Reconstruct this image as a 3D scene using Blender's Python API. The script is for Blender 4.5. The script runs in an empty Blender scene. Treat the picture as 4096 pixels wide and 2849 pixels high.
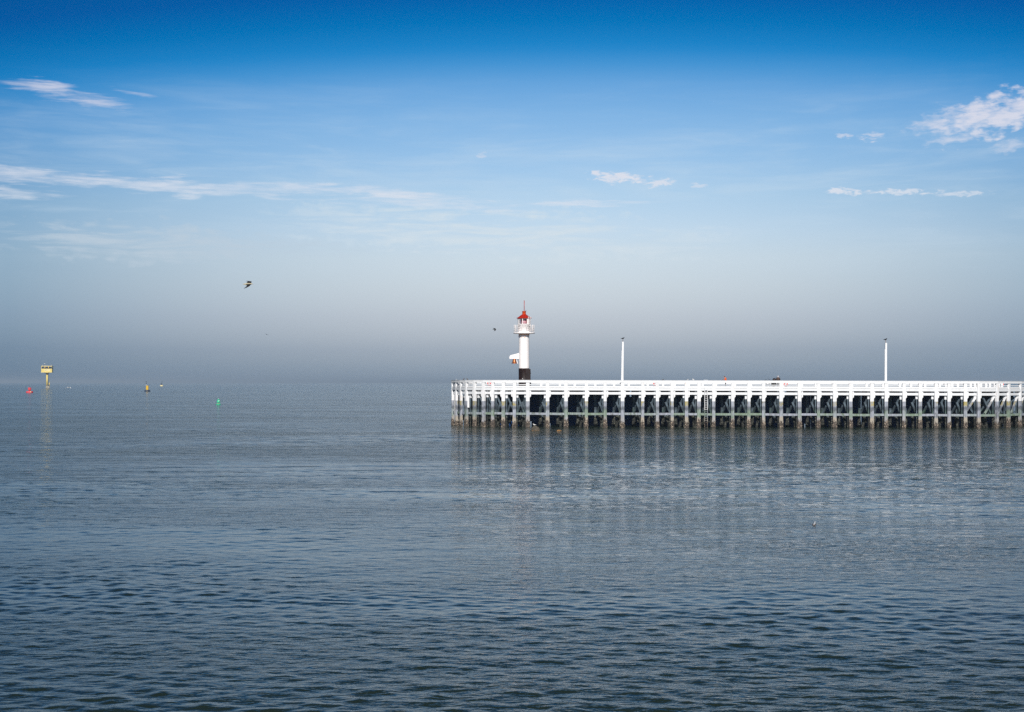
import bpy, math, random
import numpy as np
from mathutils import Vector, Matrix

# ------------------------------------------------------------------ camera, sky, sun, exposure
SC = bpy.context.scene
COL = SC.collection
F = 5689.0                      # focal length in photo pixels (50 mm on a 36 mm frame, 4096 px wide)
EYE = 6.7
HOR = 1530.0
cam_d = bpy.data.cameras.new('camera'); cam = bpy.data.objects.new('camera', cam_d); COL.objects.link(cam)
cam.location = (0, 0, EYE); cam.rotation_euler = (math.pi/2, 0, 0)
cam_d.sensor_width = 36; cam_d.lens = 50; cam_d.shift_y = (HOR-1424.5)/4096
cam_d.clip_start = 0.5; cam_d.clip_end = 60000
SC.camera = cam
SC.view_settings.view_transform = 'Standard'; SC.view_settings.look = 'None'
SC.view_settings.exposure = 0.0; SC.view_settings.gamma = 1.0
SC.cycles.volume_bounces = 1
SC.cycles.max_bounces = 8
SC.cycles.use_denoising = False

SUN_EL = math.radians(31)                                 # the sun stands behind the camera
sun_dir = Vector((-0.04*math.cos(SUN_EL), -1.0*math.cos(SUN_EL), math.sin(SUN_EL))).normalized()
sl = bpy.data.lights.new('sun', 'SUN'); sl.energy = 4.7; sl.angle = math.radians(0.53); sl.color = (1.0, 0.955, 0.90)
so = bpy.data.objects.new('sun', sl); COL.objects.link(so)
so.rotation_euler = (-sun_dir).to_track_quat('-Z', 'Y').to_euler(); so.location = (0, -50, 80)

world = bpy.data.worlds.new('World'); SC.world = world; world.use_nodes = True

class NT:
    """tiny helper to write node maths"""
    def __init__(s, tree): s.t = tree; s.n = tree.nodes; s.l = tree.links
    def new(s, kind, **kw):
        nd = s.n.new(kind)
        for k, v in kw.items(): setattr(nd, k, v)
        return nd
    def put(s, sock, v):
        if isinstance(v, (int, float)): sock.default_value = v
        elif isinstance(v, (tuple, list)):
            sock.default_value = tuple(v) if len(v) == len(sock.default_value) else tuple(v)+(1,)
        else: s.l.new(v, sock)
    def m(s, op, a, b=0.0, c=None, clamp=False):
        nd = s.new('ShaderNodeMath', operation=op, use_clamp=clamp)
        s.put(nd.inputs[0], a); s.put(nd.inputs[1], b)
        if c is not None: s.put(nd.inputs[2], c)
        return nd.outputs[0]
    def ss(s, x, lo, hi, a=0.0, b=1.0):
        nd = s.new('ShaderNodeMapRange', interpolation_type='SMOOTHSTEP')
        s.put(nd.inputs[0], x); s.put(nd.inputs[1], lo); s.put(nd.inputs[2], hi); s.put(nd.inputs[3], a); s.put(nd.inputs[4], b)
        return nd.outputs[0]
    def mix(s, f, a, b, blend='MIX'):
        nd = s.new('ShaderNodeMix', data_type='RGBA', blend_type=blend)
        s.put(nd.inputs[0], f); s.put(nd.inputs[6], a); s.put(nd.inputs[7], b)
        return nd.outputs[2]
    def noise(s, vec, scale, detail=3, rough=0.55, dist=0.0):
        nd = s.new('ShaderNodeTexNoise'); s.l.new(vec, nd.inputs['Vector'])
        nd.inputs['Scale'].default_value = scale; nd.inputs['Detail'].default_value = detail
        nd.inputs['Roughness'].default_value = rough; nd.inputs['Distortion'].default_value = dist
        return nd.outputs[0]
    def mapv(s, vec, scale=(1,1,1), rot=(0,0,0), loc=(0,0,0)):
        nd = s.new('ShaderNodeMapping'); s.l.new(vec, nd.inputs[0])
        nd.inputs[1].default_value = loc; nd.inputs[2].default_value = rot; nd.inputs[3].default_value = scale
        return nd.outputs[0]
    def ramp(s, f, stops, interp='LINEAR'):
        nd = s.new('ShaderNodeValToRGB'); s.put(nd.inputs[0], f)
        cr = nd.color_ramp; cr.interpolation = interp
        while len(cr.elements) > 1: cr.elements.remove(cr.elements[-1])
        cr.elements[0].position = stops[0][0]; cr.elements[0].color = tuple(stops[0][1])+(1,)
        for p, c in stops[1:]:
            e = cr.elements.new(p); e.color = tuple(c)+(1,)
        return nd.outputs[0]

def lin(rgb):
    return tuple(((c/255)/12.92 if c/255 <= 0.04045 else ((c/255+0.055)/1.055)**2.4) for c in rgb)

# --- world: Nishita sky graded by elevation, thin veil, and the clouds of the day
SKYSTOPS = [  # elevation in degrees, colour of the sky there (sRGB)
    (0.0, (152,170,187)), (0.6, (154,170,186)), (1.3, (163,175,189)), (2.6, (186,197,211)), (3.8, (197,210,222)), (5.0, (199,216,230)),
    (6.2, (190,213,233)), (7.6, (172,204,232)), (9.2, (148,190,229)), (10.6, (127,177,224)), (11.8, (102,162,217)), (12.6, (68,146,208)),
    (13.3, (28,130,198)), (14.3, (0,112,181)), (15.4, (0,91,164)), (18.0, (0,76,138)), (24.0, (4,44,76)),
    (34.0, (8,30,50)), (60.0, (10,24,38)), (90.0, (10,22,34))]  # upper sky out of view, darkened to dim the near sea and deepen shade
# what the Sky Texture itself gives by elevation, so that the grading above lands on the listed colours
NISH = [(0, (4.637400150299072, 4.581099987030029, 3.481600046157837)), (1.5, (6.037700176239014, 6.188700199127197, 4.7281999588012695)), (3, (6.173799991607666, 7.276500225067139, 6.556600093841553)), (5, (5.325200080871582, 6.940999984741211, 7.330100059509277)), (8, (4.1072001457214355, 5.84089994430542, 7.261199951171875)), (11, (3.262500047683716, 4.856900215148926, 6.660399913787842)), (14, (2.6637001037597656, 4.075799942016602, 5.964200019836426)), (18, (2.1029000282287598, 3.2906999588012695, 5.1020002365112305)), (25, (1.496999979019165, 2.391400098800659, 3.936000108718872)), (35, (1.0312999486923218, 1.6683000326156616, 2.8701999187469482)), (50, (0.7156999707221985, 1.1621999740600586, 2.0601000785827637)), (70, (0.628000020980835, 1.0080000162124634, 1.802299976348877)), (90, (0.7703999876976013, 1.1926000118255615, 2.0938000679016113))]
def nish_at(el):
    for (e0,c0),(e1,c1) in zip(NISH, NISH[1:]):
        if el <= e1:
            f = (el-e0)/(e1-e0); return [a+(b-a)*f for a, b in zip(c0, c1)]
    return NISH[-1][1]
def build_world():
    T = NT(world.node_tree); T.n.clear()
    out = T.new('ShaderNodeOutputWorld'); bg = T.new('ShaderNodeBackground'); bg.inputs[1].default_value = 0.1
    T.l.new(bg.outputs[0], out.inputs[0])
    sky = T.new('ShaderNodeTexSky', sky_type='NISHITA'); sky.sun_disc = False
    sky.sun_elevation = SUN_EL; sky.sun_rotation = math.atan2(sun_dir.x, sun_dir.y)
    sky.altitude = 0; sky.air_density = 1.0; sky.dust_density = 1.0; sky.ozone_density = 1.0
    g = T.new('ShaderNodeTexCoord').outputs['Generated']
    sep = T.new('ShaderNodeSeparateXYZ'); T.l.new(g, sep.inputs[0])
    x, y, z = sep.outputs
    el = T.m('MULTIPLY', T.m('ARCSINE', z), 57.29578)
    az = T.m('MULTIPLY', T.m('ARCTAN2', x, y), 57.29578)
    # vignette put into the sky colour: deeper to both sides, whiter in the middle
    side = T.m('MINIMUM', T.m('POWER', T.m('DIVIDE', T.m('ABSOLUTE', T.m('SUBTRACT', az, 2.0)), 21.5), 2.0), 1.1)
    eel = T.m('ADD', el, T.m('MULTIPLY', T.m('MULTIPLY', side, 1.9), T.ss(el, 4.0, 10.0)))
    pos = T.m('POWER', T.m('DIVIDE', T.m('MAXIMUM', eel, 0), 90), 0.5, clamp=True)
    stops = []
    for e, c in SKYSTOPS:
        t = lin(c); n = nish_at(e)
        stops.append(((e/90)**0.5, tuple(a/(0.1*b) for a, b in zip(t, n))))
    tint = T.ramp(pos, stops)
    col = T.mix(1.0, sky.outputs[0], tint, 'MULTIPLY')
    col = T.mix(T.m('MULTIPLY', side, T.ss(el, 6.0, 12.5, 1.0, 0.35)), col, T.mix(1.0, col, (0.50, 0.64, 0.76), 'MULTIPLY'))
    # cloud fields in direction space
    cmb = T.new('ShaderNodeCombineXYZ'); T.put(cmb.inputs[0], az); T.put(cmb.inputs[1], el); cmb.inputs[2].default_value = 3.1
    v = cmb.outputs[0]
    fib = T.noise(T.mapv(v, (0.28, 2.6, 1), (0, 0, math.radians(-4))), 1.0, 6, 0.62, 0.6)
    fibf = T.noise(T.mapv(v, (0.9, 9.0, 1), (0, 0, math.radians(-6))), 1.0, 5, 0.6, 0.4)
    puff = T.noise(T.mapv(v, (1.1, 2.8, 1), (0, 0, math.radians(8))), 1.0, 6, 0.56, 0.7)
    veil = T.noise(T.mapv(v, (0.10, 0.55, 1), (0, 0, math.radians(-5))), 1.0, 5, 0.6, 0.8)
    puff2 = T.noise(T.mapv(v, (2.4, 6.5, 1)), 1.0, 5, 0.55, 0.6)
    warp2 = T.m('SUBTRACT', T.noise(T.mapv(v, (1.7, 3.2, 1), loc=(1, 9, 0)), 1.0, 3, 0.5), 0.5)
    warpf = T.m('SUBTRACT', T.noise(T.mapv(v, (0.45, 4.0, 1), (0, 0, math.radians(-6)), (4, 2, 0)), 1.0, 4, 0.6), 0.5)
    warp = T.m('SUBTRACT', T.noise(T.mapv(v, (0.6, 0.9, 1), loc=(7, 3, 0)), 1.0, 3), 0.5)
    def deg(px, py):
        a = math.atan((px-2048)/F); return math.degrees(a), math.degrees(math.atan((HOR-py)/F*math.cos(a)))
    def blob(px, py, hx, hy, slope=0.0, rag=True):
        """an ellipse in degrees given by its centre and half sizes; 1 in the middle, 0 at its rim"""
        ca, ce = deg(px, py); rx = 1.12*math.degrees(hx/F); ry = 1.3*math.degrees(hy/F)
        da = T.m('SUBTRACT', az, ca)
        de = T.m('SUBTRACT', T.m('SUBTRACT', el, ce), T.m('MULTIPLY', da, -slope))
        de = T.m('ADD', de, T.m('ADD', T.m('MULTIPLY', warp, ry*1.1), T.m('MULTIPLY', warp2 if rag else warpf, ry*1.9)))
        q = T.m('ADD', T.m('POWER', T.m('ABSOLUTE', T.m('DIVIDE', da, rx)), 2.0), T.m('POWER', T.m('ABSOLUTE', T.m('DIVIDE', de, ry)), 2.0))
        return T.m('SUBTRACT', 1.0, q, clamp=True)
    acc = None
    def add(mask, tex, lo, hi, amt):
        nonlocal acc
        # mask raises the texture over its threshold
        tx = T.m('ADD', T.m('MULTIPLY', tex, 1.9), -0.45)
        c = T.m('MULTIPLY', T.ss(T.m('ADD', tx, T.m('MULTIPLY', T.m('SUBTRACT', mask, 1.0), 0.75)), lo-0.14, hi+0.26), amt)
        c = T.m('MULTIPLY', c, T.ss(mask, 0.0, 0.6))
        acc = c if acc is None else T.m('MAXIMUM', acc, c)
    mixf = T.m('ADD', T.m('MULTIPLY', fib, 0.62), T.m('MULTIPLY', fibf, 0.38))
    mixp = T.m('ADD', T.m('ADD', T.m('MULTIPLY', puff, 0.45), T.m('MULTIPLY', fibf, 0.2)), T.m('MULTIPLY', puff2, 0.35))
    mixq = T.m('ADD', T.m('MULTIPLY', puff2, 1.35), -0.175)
    add(blob(270, 372, 330, 42, 0.135, rag=False), mixf, 0.20, 0.52, 0.78)
    add(blob(540, 376, 130, 16, 0.16, rag=False), mixf, 0.20, 0.52, 0.55)
    add(blob(420, 728, 1150, 36, 0.035, rag=False), mixf, 0.16, 0.50, 0.72)
    add(blob(900, 752, 760, 24, 0.03, rag=False), mixf, 0.18, 0.50, 0.62)
    add(blob(1450, 768, 600, 26, 0.055, rag=False), mixf, 0.16, 0.48, 0.8)
    add(blob(40, 768, 330, 26, 0.05, rag=False), mixf, 0.2, 0.5, 0.6)
    add(blob(1700, 815, 560, 26, 0.05, rag=False), mixf, 0.22, 0.5, 0.6)
    add(blob(2320, 815, 240, 18, 0.02, rag=False), mixf, 0.2, 0.46, 0.75)
    add(blob(2520, 812, 200, 8, 0.0, rag=False), mixf, 0.2, 0.46, 0.4)
    add(blob(4010, 462, 350, 82, -0.12), mixp, 0.06, 0.36, 0.95)
    add(blob(3800, 470, 240, 48, -0.25), mixp, 0.2, 0.5, 0.7)
    add(blob(3810, 560, 130, 22, -0.05), mixp, 0.14, 0.42, 0.7)
    add(blob(4040, 585, 110, 26, -0.1), mixp, 0.2, 0.5, 0.55)
    add(blob(3372, 543, 44, 14, 0.1), mixq, 0.14, 0.42, 0.6)
    add(blob(3490, 548, 66, 20, -0.05), mixq, 0.16, 0.44, 0.55)
    add(blob(2480, 712, 165, 22, 0.09), mixq, 0.10, 0.34, 0.95)
    add(blob(2630, 730, 80, 16, 0.0), mixq, 0.10, 0.34, 0.8)
    add(blob(2795, 742, 50, 14, 0.0), mixq, 0.16, 0.42, 0.5)
    add(blob(3400, 765, 130, 14, 0.05), mixq, 0.12, 0.38, 0.85)
    add(blob(3600, 768, 190, 13, 0.02), mixq, 0.14, 0.40, 0.75)
    add(blob(3840, 775, 150, 12, 0.02), mixq, 0.14, 0.40, 0.6)
    add(blob(1925, 622, 30, 9, -0.2), mixq, 0.12, 0.4, 0.4)
    ccol = T.mix(T.ss(el, 5.0, 12.0), lin((226,232,240)), lin((214,216,232)))
    ccol = T.mix(1.0, ccol, (10.0, 10.0, 10.0), 'MULTIPLY')
    # high cirrus veil
    band = T.m('MULTIPLY', T.ss(el, 3.0, 7.0), T.ss(el, 13.0, 8.0))
    vm = T.m('MULTIPLY', T.m('MULTIPLY', T.ss(T.m('ADD', T.m('MULTIPLY', veil, 0.6), T.m('MULTIPLY', fib, 0.4)), 0.42, 0.78), band), 0.42)
    vcol = T.mix(1.0, lin((205,222,236)), (10.0, 10.0, 10.0), 'MULTIPLY')
    col = T.mix(vm, col, vcol)
    low = blob(2000, 930, 900, 80, 0.05)
    col = T.mix(T.m('MULTIPLY', T.m('MULTIPLY', low, T.ss(fib, 0.38, 0.62)), 0.8), col, T.mix(1.0, lin((214,226,234)), (10.0,)*3, 'MULTIPLY'))
    low = blob(500, 965, 900, 60, 0.03)
    col = T.mix(T.m('MULTIPLY', T.m('MULTIPLY', low, T.ss(fib, 0.38, 0.62)), 0.8), col, T.mix(1.0, lin((190,206,220)), (10.0,)*3, 'MULTIPLY'))
    col = T.mix(acc, col, ccol)
    T.l.new(col, bg.inputs[0])
build_world()

# ------------------------------------------------------------------ helpers
def tag(o, label=None, cat=None, group=None, kind=None):
    if label: o['label'] = label
    if cat: o['category'] = cat
    if group: o['group'] = group
    if kind: o['kind'] = kind
    return o
def thing(name, loc, label, cat, group=None, rz=0.0):
    o = bpy.data.objects.new(name, None); COL.objects.link(o); o.location = loc; o.rotation_euler = (0, 0, rz)
    o.empty_display_size = 0.5
    return tag(o, label, cat, group)
def copy_tree(o, parent=None):
    c = o.copy(); COL.objects.link(c)
    if parent is not None: c.parent = parent
    for ch in list(o.children): copy_tree(ch, c)
    return c

class MB:
    def __init__(s): s.v = []; s.f = []; s.sm = []
    def _add(s, vs, fs, smooth=False):
        b = len(s.v); s.v += [tuple(p) for p in vs]; s.f += [tuple(i+b for i in f) for f in fs]; s.sm += [smooth]*len(fs); return s
    def box(s, c, sz, rz=0.0):
        cx, cy, cz = c; a, b, h = sz[0]/2, sz[1]/2, sz[2]/2; co, si = math.cos(rz), math.sin(rz)
        vs = []
        for dz in (-h, h):
            for dx, dy in ((-a,-b),(a,-b),(a,b),(-a,b)):
                vs.append((cx+dx*co-dy*si, cy+dx*si+dy*co, cz+dz))
        return s._add(vs, [(0,3,2,1),(4,5,6,7),(0,1,5,4),(1,2,6,5),(2,3,7,6),(3,0,4,7)])
    def beam(s, p0, p1, w, h, up=(0,0,1)):
        """w across, h along 'up'"""
        p0, p1, up = Vector(p0), Vector(p1), Vector(up); d = (p1-p0).normalized()
        sd = d.cross(up)
        if sd.length < 1e-4: sd = d.cross(Vector((0,1,0)))
        sd.normalize(); u = sd.cross(d).normalized()
        vs = []
        for p in (p0, p1):
            for a, b in ((-1,-1),(1,-1),(1,1),(-1,1)): vs.append(p+sd*(a*w/2)+u*(b*h/2))
        return s._add(vs, [(0,1,2,3),(7,6,5,4),(0,4,5,1),(1,5,6,2),(2,6,7,3),(3,7,4,0)])
    def tube(s, pts, rad, n=8, sx=1.0, sy=1.0, cap=True, up=(0,0,1)):
        """loft of circles along pts; rad a number or a list of r or (rx, ry)"""
        pts = [Vector(p) for p in pts]; k = len(pts)
        if isinstance(rad, (int, float)): rad = [rad]*k
        vs = []
        for i, p in enumerate(pts):
            d = (pts[min(i+1, k-1)]-pts[max(i-1, 0)]).normalized()
            a = d.cross(Vector(up))
            if a.length < 1e-3: a = d.cross(Vector((0,1,0)))
            a.normalize(); b = a.cross(d).normalized()
            rx, ry = rad[i] if isinstance(rad[i], (tuple, list)) else (rad[i]*sx, rad[i]*sy)
            for j in range(n):
                t = 2*math.pi*j/n; vs.append(p+a*(rx*math.cos(t))+b*(ry*math.sin(t)))
        fs = [(i*n+j, i*n+(j+1) % n, (i+1)*n+(j+1) % n, (i+1)*n+j) for i in range(k-1) for j in range(n)]
        s._add(vs, fs, True)
        if cap:
            b = len(s.v)-k*n
            s.f += [tuple(b+j for j in range(n))[::-1], tuple(b+(k-1)*n+j for j in range(n))]; s.sm += [False, False]
        return s
    def lathe(s, prof, c=(0,0,0), n=32, a0=0.0, a1=2*math.pi, smooth=True):
        full = abs(a1-a0-2*math.pi) < 1e-6; m = n if full else n+1
        vs = [(c[0]+r*math.sin(a0+(a1-a0)*j/n), c[1]-r*math.cos(a0+(a1-a0)*j/n), c[2]+z) for r, z in prof for j in range(m)]
        fs = [(i*m+j, i*m+(j+1) % m, (i+1)*m+(j+1) % m, (i+1)*m+j) for i in range(len(prof)-1) for j in range(n)]
        return s._add(vs, fs, smooth)
    def prism(s, poly, y0, y1):
        """polygon in x,z extruded along y"""
        n = len(poly); vs = [(x, y0, z) for x, z in poly]+[(x, y1, z) for x, z in poly]
        return s._add(vs, [tuple(range(n)), tuple(range(2*n-1, n-1, -1))]+[(i, i+n, (i+1) % n+n, (i+1) % n) for i in range(n)])
    def ball(s, c, r, n=12, m=8, jit=0.0, rng=None, flat=False):
        rx, ry, rz = (r, r, r) if isinstance(r, (int, float)) else r
        vs = [(c[0], c[1], c[2]-rz)]
        for i in range(1, m):
            t = -math.pi/2+math.pi*i/m
            for j in range(n):
                p = 2*math.pi*j/n; k = 1+(rng.uniform(-jit, jit) if rng else 0)
                vs.append((c[0]+rx*k*math.cos(t)*math.cos(p), c[1]+ry*k*math.cos(t)*math.sin(p), c[2]+rz*k*math.sin(t)))
        vs.append((c[0], c[1], c[2]+rz)); L = len(vs)-1
        fs = [(0, 1+(j+1) % n, 1+j) for j in range(n)]
        fs += [(1+i*n+j, 1+i*n+(j+1) % n, 1+(i+1)*n+(j+1) % n, 1+(i+1)*n+j) for i in range(m-2) for j in range(n)]
        fs += [(L, 1+(m-2)*n+j, 1+(m-2)*n+(j+1) % n) for j in range(n)]
        return s._add(vs, fs, not flat)
    def torus(s, c, R, r, axis='y', n=28, m=8, a0=0.0, a1=2*math.pi):
        full = abs(a1-a0-2*math.pi) < 1e-6; k = n if full else n+1
        vs = []
        for i in range(k):
            t = a0+(a1-a0)*i/n
            for j in range(m):
                p = 2*math.pi*j/m; q = R+r*math.cos(p); h = r*math.sin(p)
                if axis == 'y': vs.append((c[0]+q*math.cos(t), c[1]+h, c[2]+q*math.sin(t)))
                else: vs.append((c[0]+q*math.cos(t), c[1]+q*math.sin(t), c[2]+h))
        fs = [(i*m+j, ((i+1) % k)*m+j, ((i+1) % k)*m+(j+1) % m, i*m+(j+1) % m) for i in range(n) for j in range(m)]
        return s._add(vs, fs, True)
    def build(s, name, mat, parent=None, off=(0,0,0), label=None, recalc=True):
        me = bpy.data.meshes.new(name)
        me.from_pydata([(a-off[0], b-off[1], c-off[2]) for a, b, c in s.v], [], s.f)
        me.polygons.foreach_set('use_smooth', s.sm)
        if recalc:
            import bmesh
            bm = bmesh.new(); bm.from_mesh(me); bmesh.ops.recalc_face_normals(bm, faces=bm.faces); bm.to_mesh(me); bm.free()
        me.materials.append(mat); me.update()
        o = bpy.data.objects.new(name, me); COL.objects.link(o)
        if parent is not None: o.parent = parent
        if label: o['label'] = label
        return o

# ------------------------------------------------------------------ materials
def mat(name, col, rough=0.6, metal=0.0, spec=0.5, bump=0.0, bscale=20.0, var=0.0, vscale=4.0, dirt=None, dscale=3.0, dlo=0.55, dhi=0.75, trans=0.0):
    m = bpy.data.materials.new(name); m.use_nodes = True; T = NT(m.node_tree)
    b = T.n['Principled BSDF']; b.inputs['Roughness'].default_value = rough; b.inputs['Metallic'].default_value = metal
    b.inputs['Specular IOR Level'].default_value = spec
    oc = T.new('ShaderNodeTexCoord').outputs['Object']
    c = tuple(col)+(1,)
    if var or dirt:
        n = T.noise(oc, vscale, 4)
        c = T.mix(T.ss(n, 0.35, 0.65), tuple(k*(1-var) for k in col), tuple(min(1, k*(1+var*0.4)) for k in col))
        if dirt:
            d = T.noise(T.mapv(oc, (1, 1, 0.35)), dscale, 6, 0.65)
            c = T.mix(T.m('MULTIPLY', T.ss(d, dlo, dhi), 0.8), c, dirt)
        T.l.new(c, b.inputs['Base Color'])
    else: b.inputs['Base Color'].default_value = c
    if bump:
        bn = T.new('ShaderNodeBump'); bn.inputs['Strength'].default_value = 1.0; bn.inputs['Distance'].default_value = bump
        T.l.new(T.noise(oc, bscale, 4), bn.inputs['Height']); T.l.new(bn.outputs[0], b.inputs['Normal'])
    if trans: b.inputs['Transmission Weight'].default_value = trans
    return m

def timber_mat(name, paint=True, edge=3.89, dark=1.0):
    """marine timber: white paint down to a level, bare grey wood with lichen, green algae, then mussels near the water"""
    m = bpy.data.materials.new(name); m.use_nodes = True; T = NT(m.node_tree); b = T.n['Principled BSDF']
    P = T.new('ShaderNodeNewGeometry').outputs['Position']
    rnd = T.new('ShaderNodeObjectInfo').outputs['Random']
    sp = T.new('ShaderNodeSeparateXYZ'); T.l.new(P, sp.inputs[0]); z = sp.outputs[2]
    ad = T.new('ShaderNodeVectorMath', operation='ADD'); T.l.new(P, ad.inputs[0])
    cb = T.new('ShaderNodeCombineXYZ'); T.put(cb.inputs[2], T.m('MULTIPLY', rnd, 37.0)); T.l.new(cb.outputs[0], ad.inputs[1])
    V = ad.outputs[0]
    grain = T.noise(T.mapv(V, (14, 14, 0.8)), 1.0, 5, 0.65)
    blot = T.noise(T.mapv(V, (2.2, 2.2, 1.2)), 1.0, 4, 0.6)
    fine = T.noise(V, 13.0, 4, 0.7)
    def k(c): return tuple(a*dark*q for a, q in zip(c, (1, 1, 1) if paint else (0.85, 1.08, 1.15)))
    wood = T.mix(T.ss(grain, 0.3, 0.7), k((0.19, 0.205, 0.24)), k((0.43, 0.455, 0.52)))
    wood = T.mix(T.ss(blot, 0.5, 0.75), wood, k((0.12, 0.12, 0.13)))
    # dark wet band under the paint, pale scoured zone lower down
    zz = T.m('ADD', z, T.m('MULTIPLY', T.m('SUBTRACT', blot, 0.5), 1.1))
    wood = T.mix(T.m('MULTIPLY', T.m('MULTIPLY', T.ss(zz, 2.35, 2.7), T.ss(zz, 3.25, 2.95)), 0.75), wood, k((0.085, 0.095, 0.115)))
    tan = T.mix(grain, k((0.26, 0.22, 0.17)), k((0.5, 0.44, 0.36)))
    wood = T.mix(T.m('MULTIPLY', T.ss(zz, 1.75, 1.35), T.ss(rnd, 0.1, 0.7, 0.35, 0.95)), wood, tan)
    # yellow lichen right below the paint
    streak0 = T.noise(T.mapv(V, (7, 7, 1.6)), 1.0, 4, 0.6)
    ly = T.m('MULTIPLY', T.m('MULTIPLY', T.ss(z, 3.1, 3.4), T.ss(T.m('ADD', T.m('ADD', T.m('MULTIPLY', blot, 0.4), T.m('MULTIPLY', streak0, 0.6)), T.m('MULTIPLY', rnd, 0.2)), 0.60, 0.74)), 0.75)
    if paint: wood = T.mix(ly, wood, k((0.42, 0.34, 0.07)))
    # algae
    rn2 = T.m('FRACT', T.m('MULTIPLY', rnd, 7.31))
    ag = T.m('MULTIPLY', T.m('MULTIPLY', T.ss(zz, 1.35, 1.7), T.ss(zz, 3.0, 2.3)), T.ss(T.m('ADD', T.m('ADD', T.m('MULTIPLY', fine, 0.5), T.m('MULTIPLY', blot, 0.5)), T.m('MULTIPLY', rn2, 0.40)), 0.56, 0.92))
    wood = T.mix(T.m('MULTIPLY', ag, 0.6), wood, k((0.13, 0.22, 0.085)))
    # mussels
    vor = T.new('ShaderNodeTexVoronoi'); T.l.new(V, vor.inputs['Vector']); vor.inputs['Scale'].default_value = 11.0
    sepc = T.new('ShaderNodeSeparateColor'); T.l.new(vor.outputs['Color'], sepc.inputs[0])
    mus = T.mix(T.ss(sepc.outputs[0], 0.82, 0.97), T.mix(fine, k((0.035, 0.03, 0.028)), k((0.13, 0.105, 0.085))), k((0.5, 0.4, 0.3)))
    streak = T.noise(T.mapv(V, (9, 9, 1.0)), 1.0, 3, 0.6)
    lvl = T.m('ADD', T.m('ADD', 0.75, T.m('MULTIPLY', rn2, 0.5)), T.m('MULTIPLY', T.m('SUBTRACT', streak, 0.5), 1.8))
    if not paint: lvl = T.m('ADD', lvl, 0.7)
    mz = T.ss(T.m('SUBTRACT', z, lvl), 0.06, -0.06)
    wood = T.mix(mz, wood, mus)
    col = wood
    rough = 0.8
    if paint:
        pc = T.mix(T.ss(blot, 0.45, 0.8), (0.80, 0.80, 0.81), (0.70, 0.71, 0.73))
        pc = T.mix(T.m('MULTIPLY', T.ss(grain, 0.62, 0.78), 0.35), pc, (0.55, 0.57, 0.62))
        rust = T.m('MULTIPLY', T.ss(T.noise(T.mapv(V, (5, 5, 0.7)), 1.0, 3), 0.60, 0.76), 0.6)
        pc = T.mix(rust, pc, (0.66, 0.45, 0.33))
        e = T.m('ADD', T.m('SUBTRACT', z, edge), T.m('MULTIPLY', T.m('SUBTRACT', grain, 0.5), 0.09))
        chip = T.m('MULTIPLY', T.ss(fine, 0.68, 0.74), T.ss(z, 5.2, 4.0))
        col = T.mix(T.m('MULTIPLY', T.ss(e, -0.02, 0.02), T.m('SUBTRACT', 1.0, chip)), wood, pc)
    T.l.new(col, b.inputs['Base Color']); b.inputs['Roughness'].default_value = rough
    b.inputs['Specular IOR Level'].default_value = 0.3
    bn = T.new('ShaderNodeBump'); bn.inputs['Distance'].default_value = 0.05; bn.inputs['Strength'].default_value = 0.8
    h = T.m('ADD', T.m('MULTIPLY', grain, 0.25), T.m('MULTIPLY', T.m('SUBTRACT', 1.0, vor.outputs['Distance']), T.m('MULTIPLY', mz, 1.0)))
    T.l.new(h, bn.inputs['Height']); T.l.new(bn.outputs[0], b.inputs['Normal'])
    return m

M_PILE = timber_mat('marine_timber_painted')
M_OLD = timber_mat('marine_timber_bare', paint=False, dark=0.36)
M_DARK = mat('shade_navy_boards', (0.012, 0.050, 0.160), 0.85, var=0.5, vscale=3, spec=0.1)  # navy of the shade below the deck put into the board colour
M_WHITE = mat('white_paint', (0.80, 0.80, 0.81), 0.55, var=0.05, vscale=2, dirt=(0.55, 0.58, 0.62), dscale=2.2, dlo=0.58, dhi=0.75, bump=0.004, bscale=30)
M_WHITE2 = mat('white_paint_weathered', (0.76, 0.77, 0.79), 0.6, var=0.06, vscale=3, dirt=(0.60, 0.45, 0.34), dscale=2.6, dlo=0.61, dhi=0.74, bump=0.006, bscale=24)
M_DECK = mat('deck_planks', (0.28, 0.26, 0.24), 0.8, var=0.3, vscale=5)
M_LHW = mat('lighthouse_white', (0.90, 0.85, 0.84), 0.4, var=0.03, vscale=1.5, dirt=(0.66, 0.52, 0.46), dscale=1.6, dlo=0.66, dhi=0.85)
M_LHS = mat('lighthouse_neck_shadow_tint', (0.85, 0.50, 0.36), 0.45, var=0.06)  # orange tone of the shadow under the gallery, painted into the colour
M_RED = mat('red_paint', (0.46, 0.020, 0.008), 0.38, var=0.25, vscale=3, dirt=(0.25, 0.015, 0.01), dscale=3)
M_ORED = mat('orange_red_paint', (0.72, 0.085, 0.012), 0.35, var=0.2, vscale=5)
M_BLACK = mat('black_paint', (0.014, 0.005, 0.004), 0.55, spec=0.25, var=0.4, vscale=2, dirt=(0.10, 0.02, 0.012), dscale=3, dlo=0.6, dhi=0.85)
M_BRONZE = mat('bronze', (0.36, 0.11, 0.035), 0.35, metal=0.6, var=0.3, vscale=6)
M_STEEL = mat('steel', (0.35, 0.36, 0.38), 0.4, metal=0.7)
M_RUSTY = mat('rusty_steel', (0.28, 0.2, 0.17), 0.6, metal=0.3, var=0.3)
M_YEL = mat('faded_yellow_paint', (0.80, 0.62, 0.16), 0.55, var=0.08, vscale=0.6)
M_YEL2 = mat('bright_yellow_paint', (0.82, 0.50, 0.02), 0.5, var=0.15, vscale=1.2, dirt=(0.2, 0.14, 0.02), dscale=1.2)
M_PYEL = mat('pale_yellow_paint', (0.85, 0.72, 0.36), 0.6)
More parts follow.
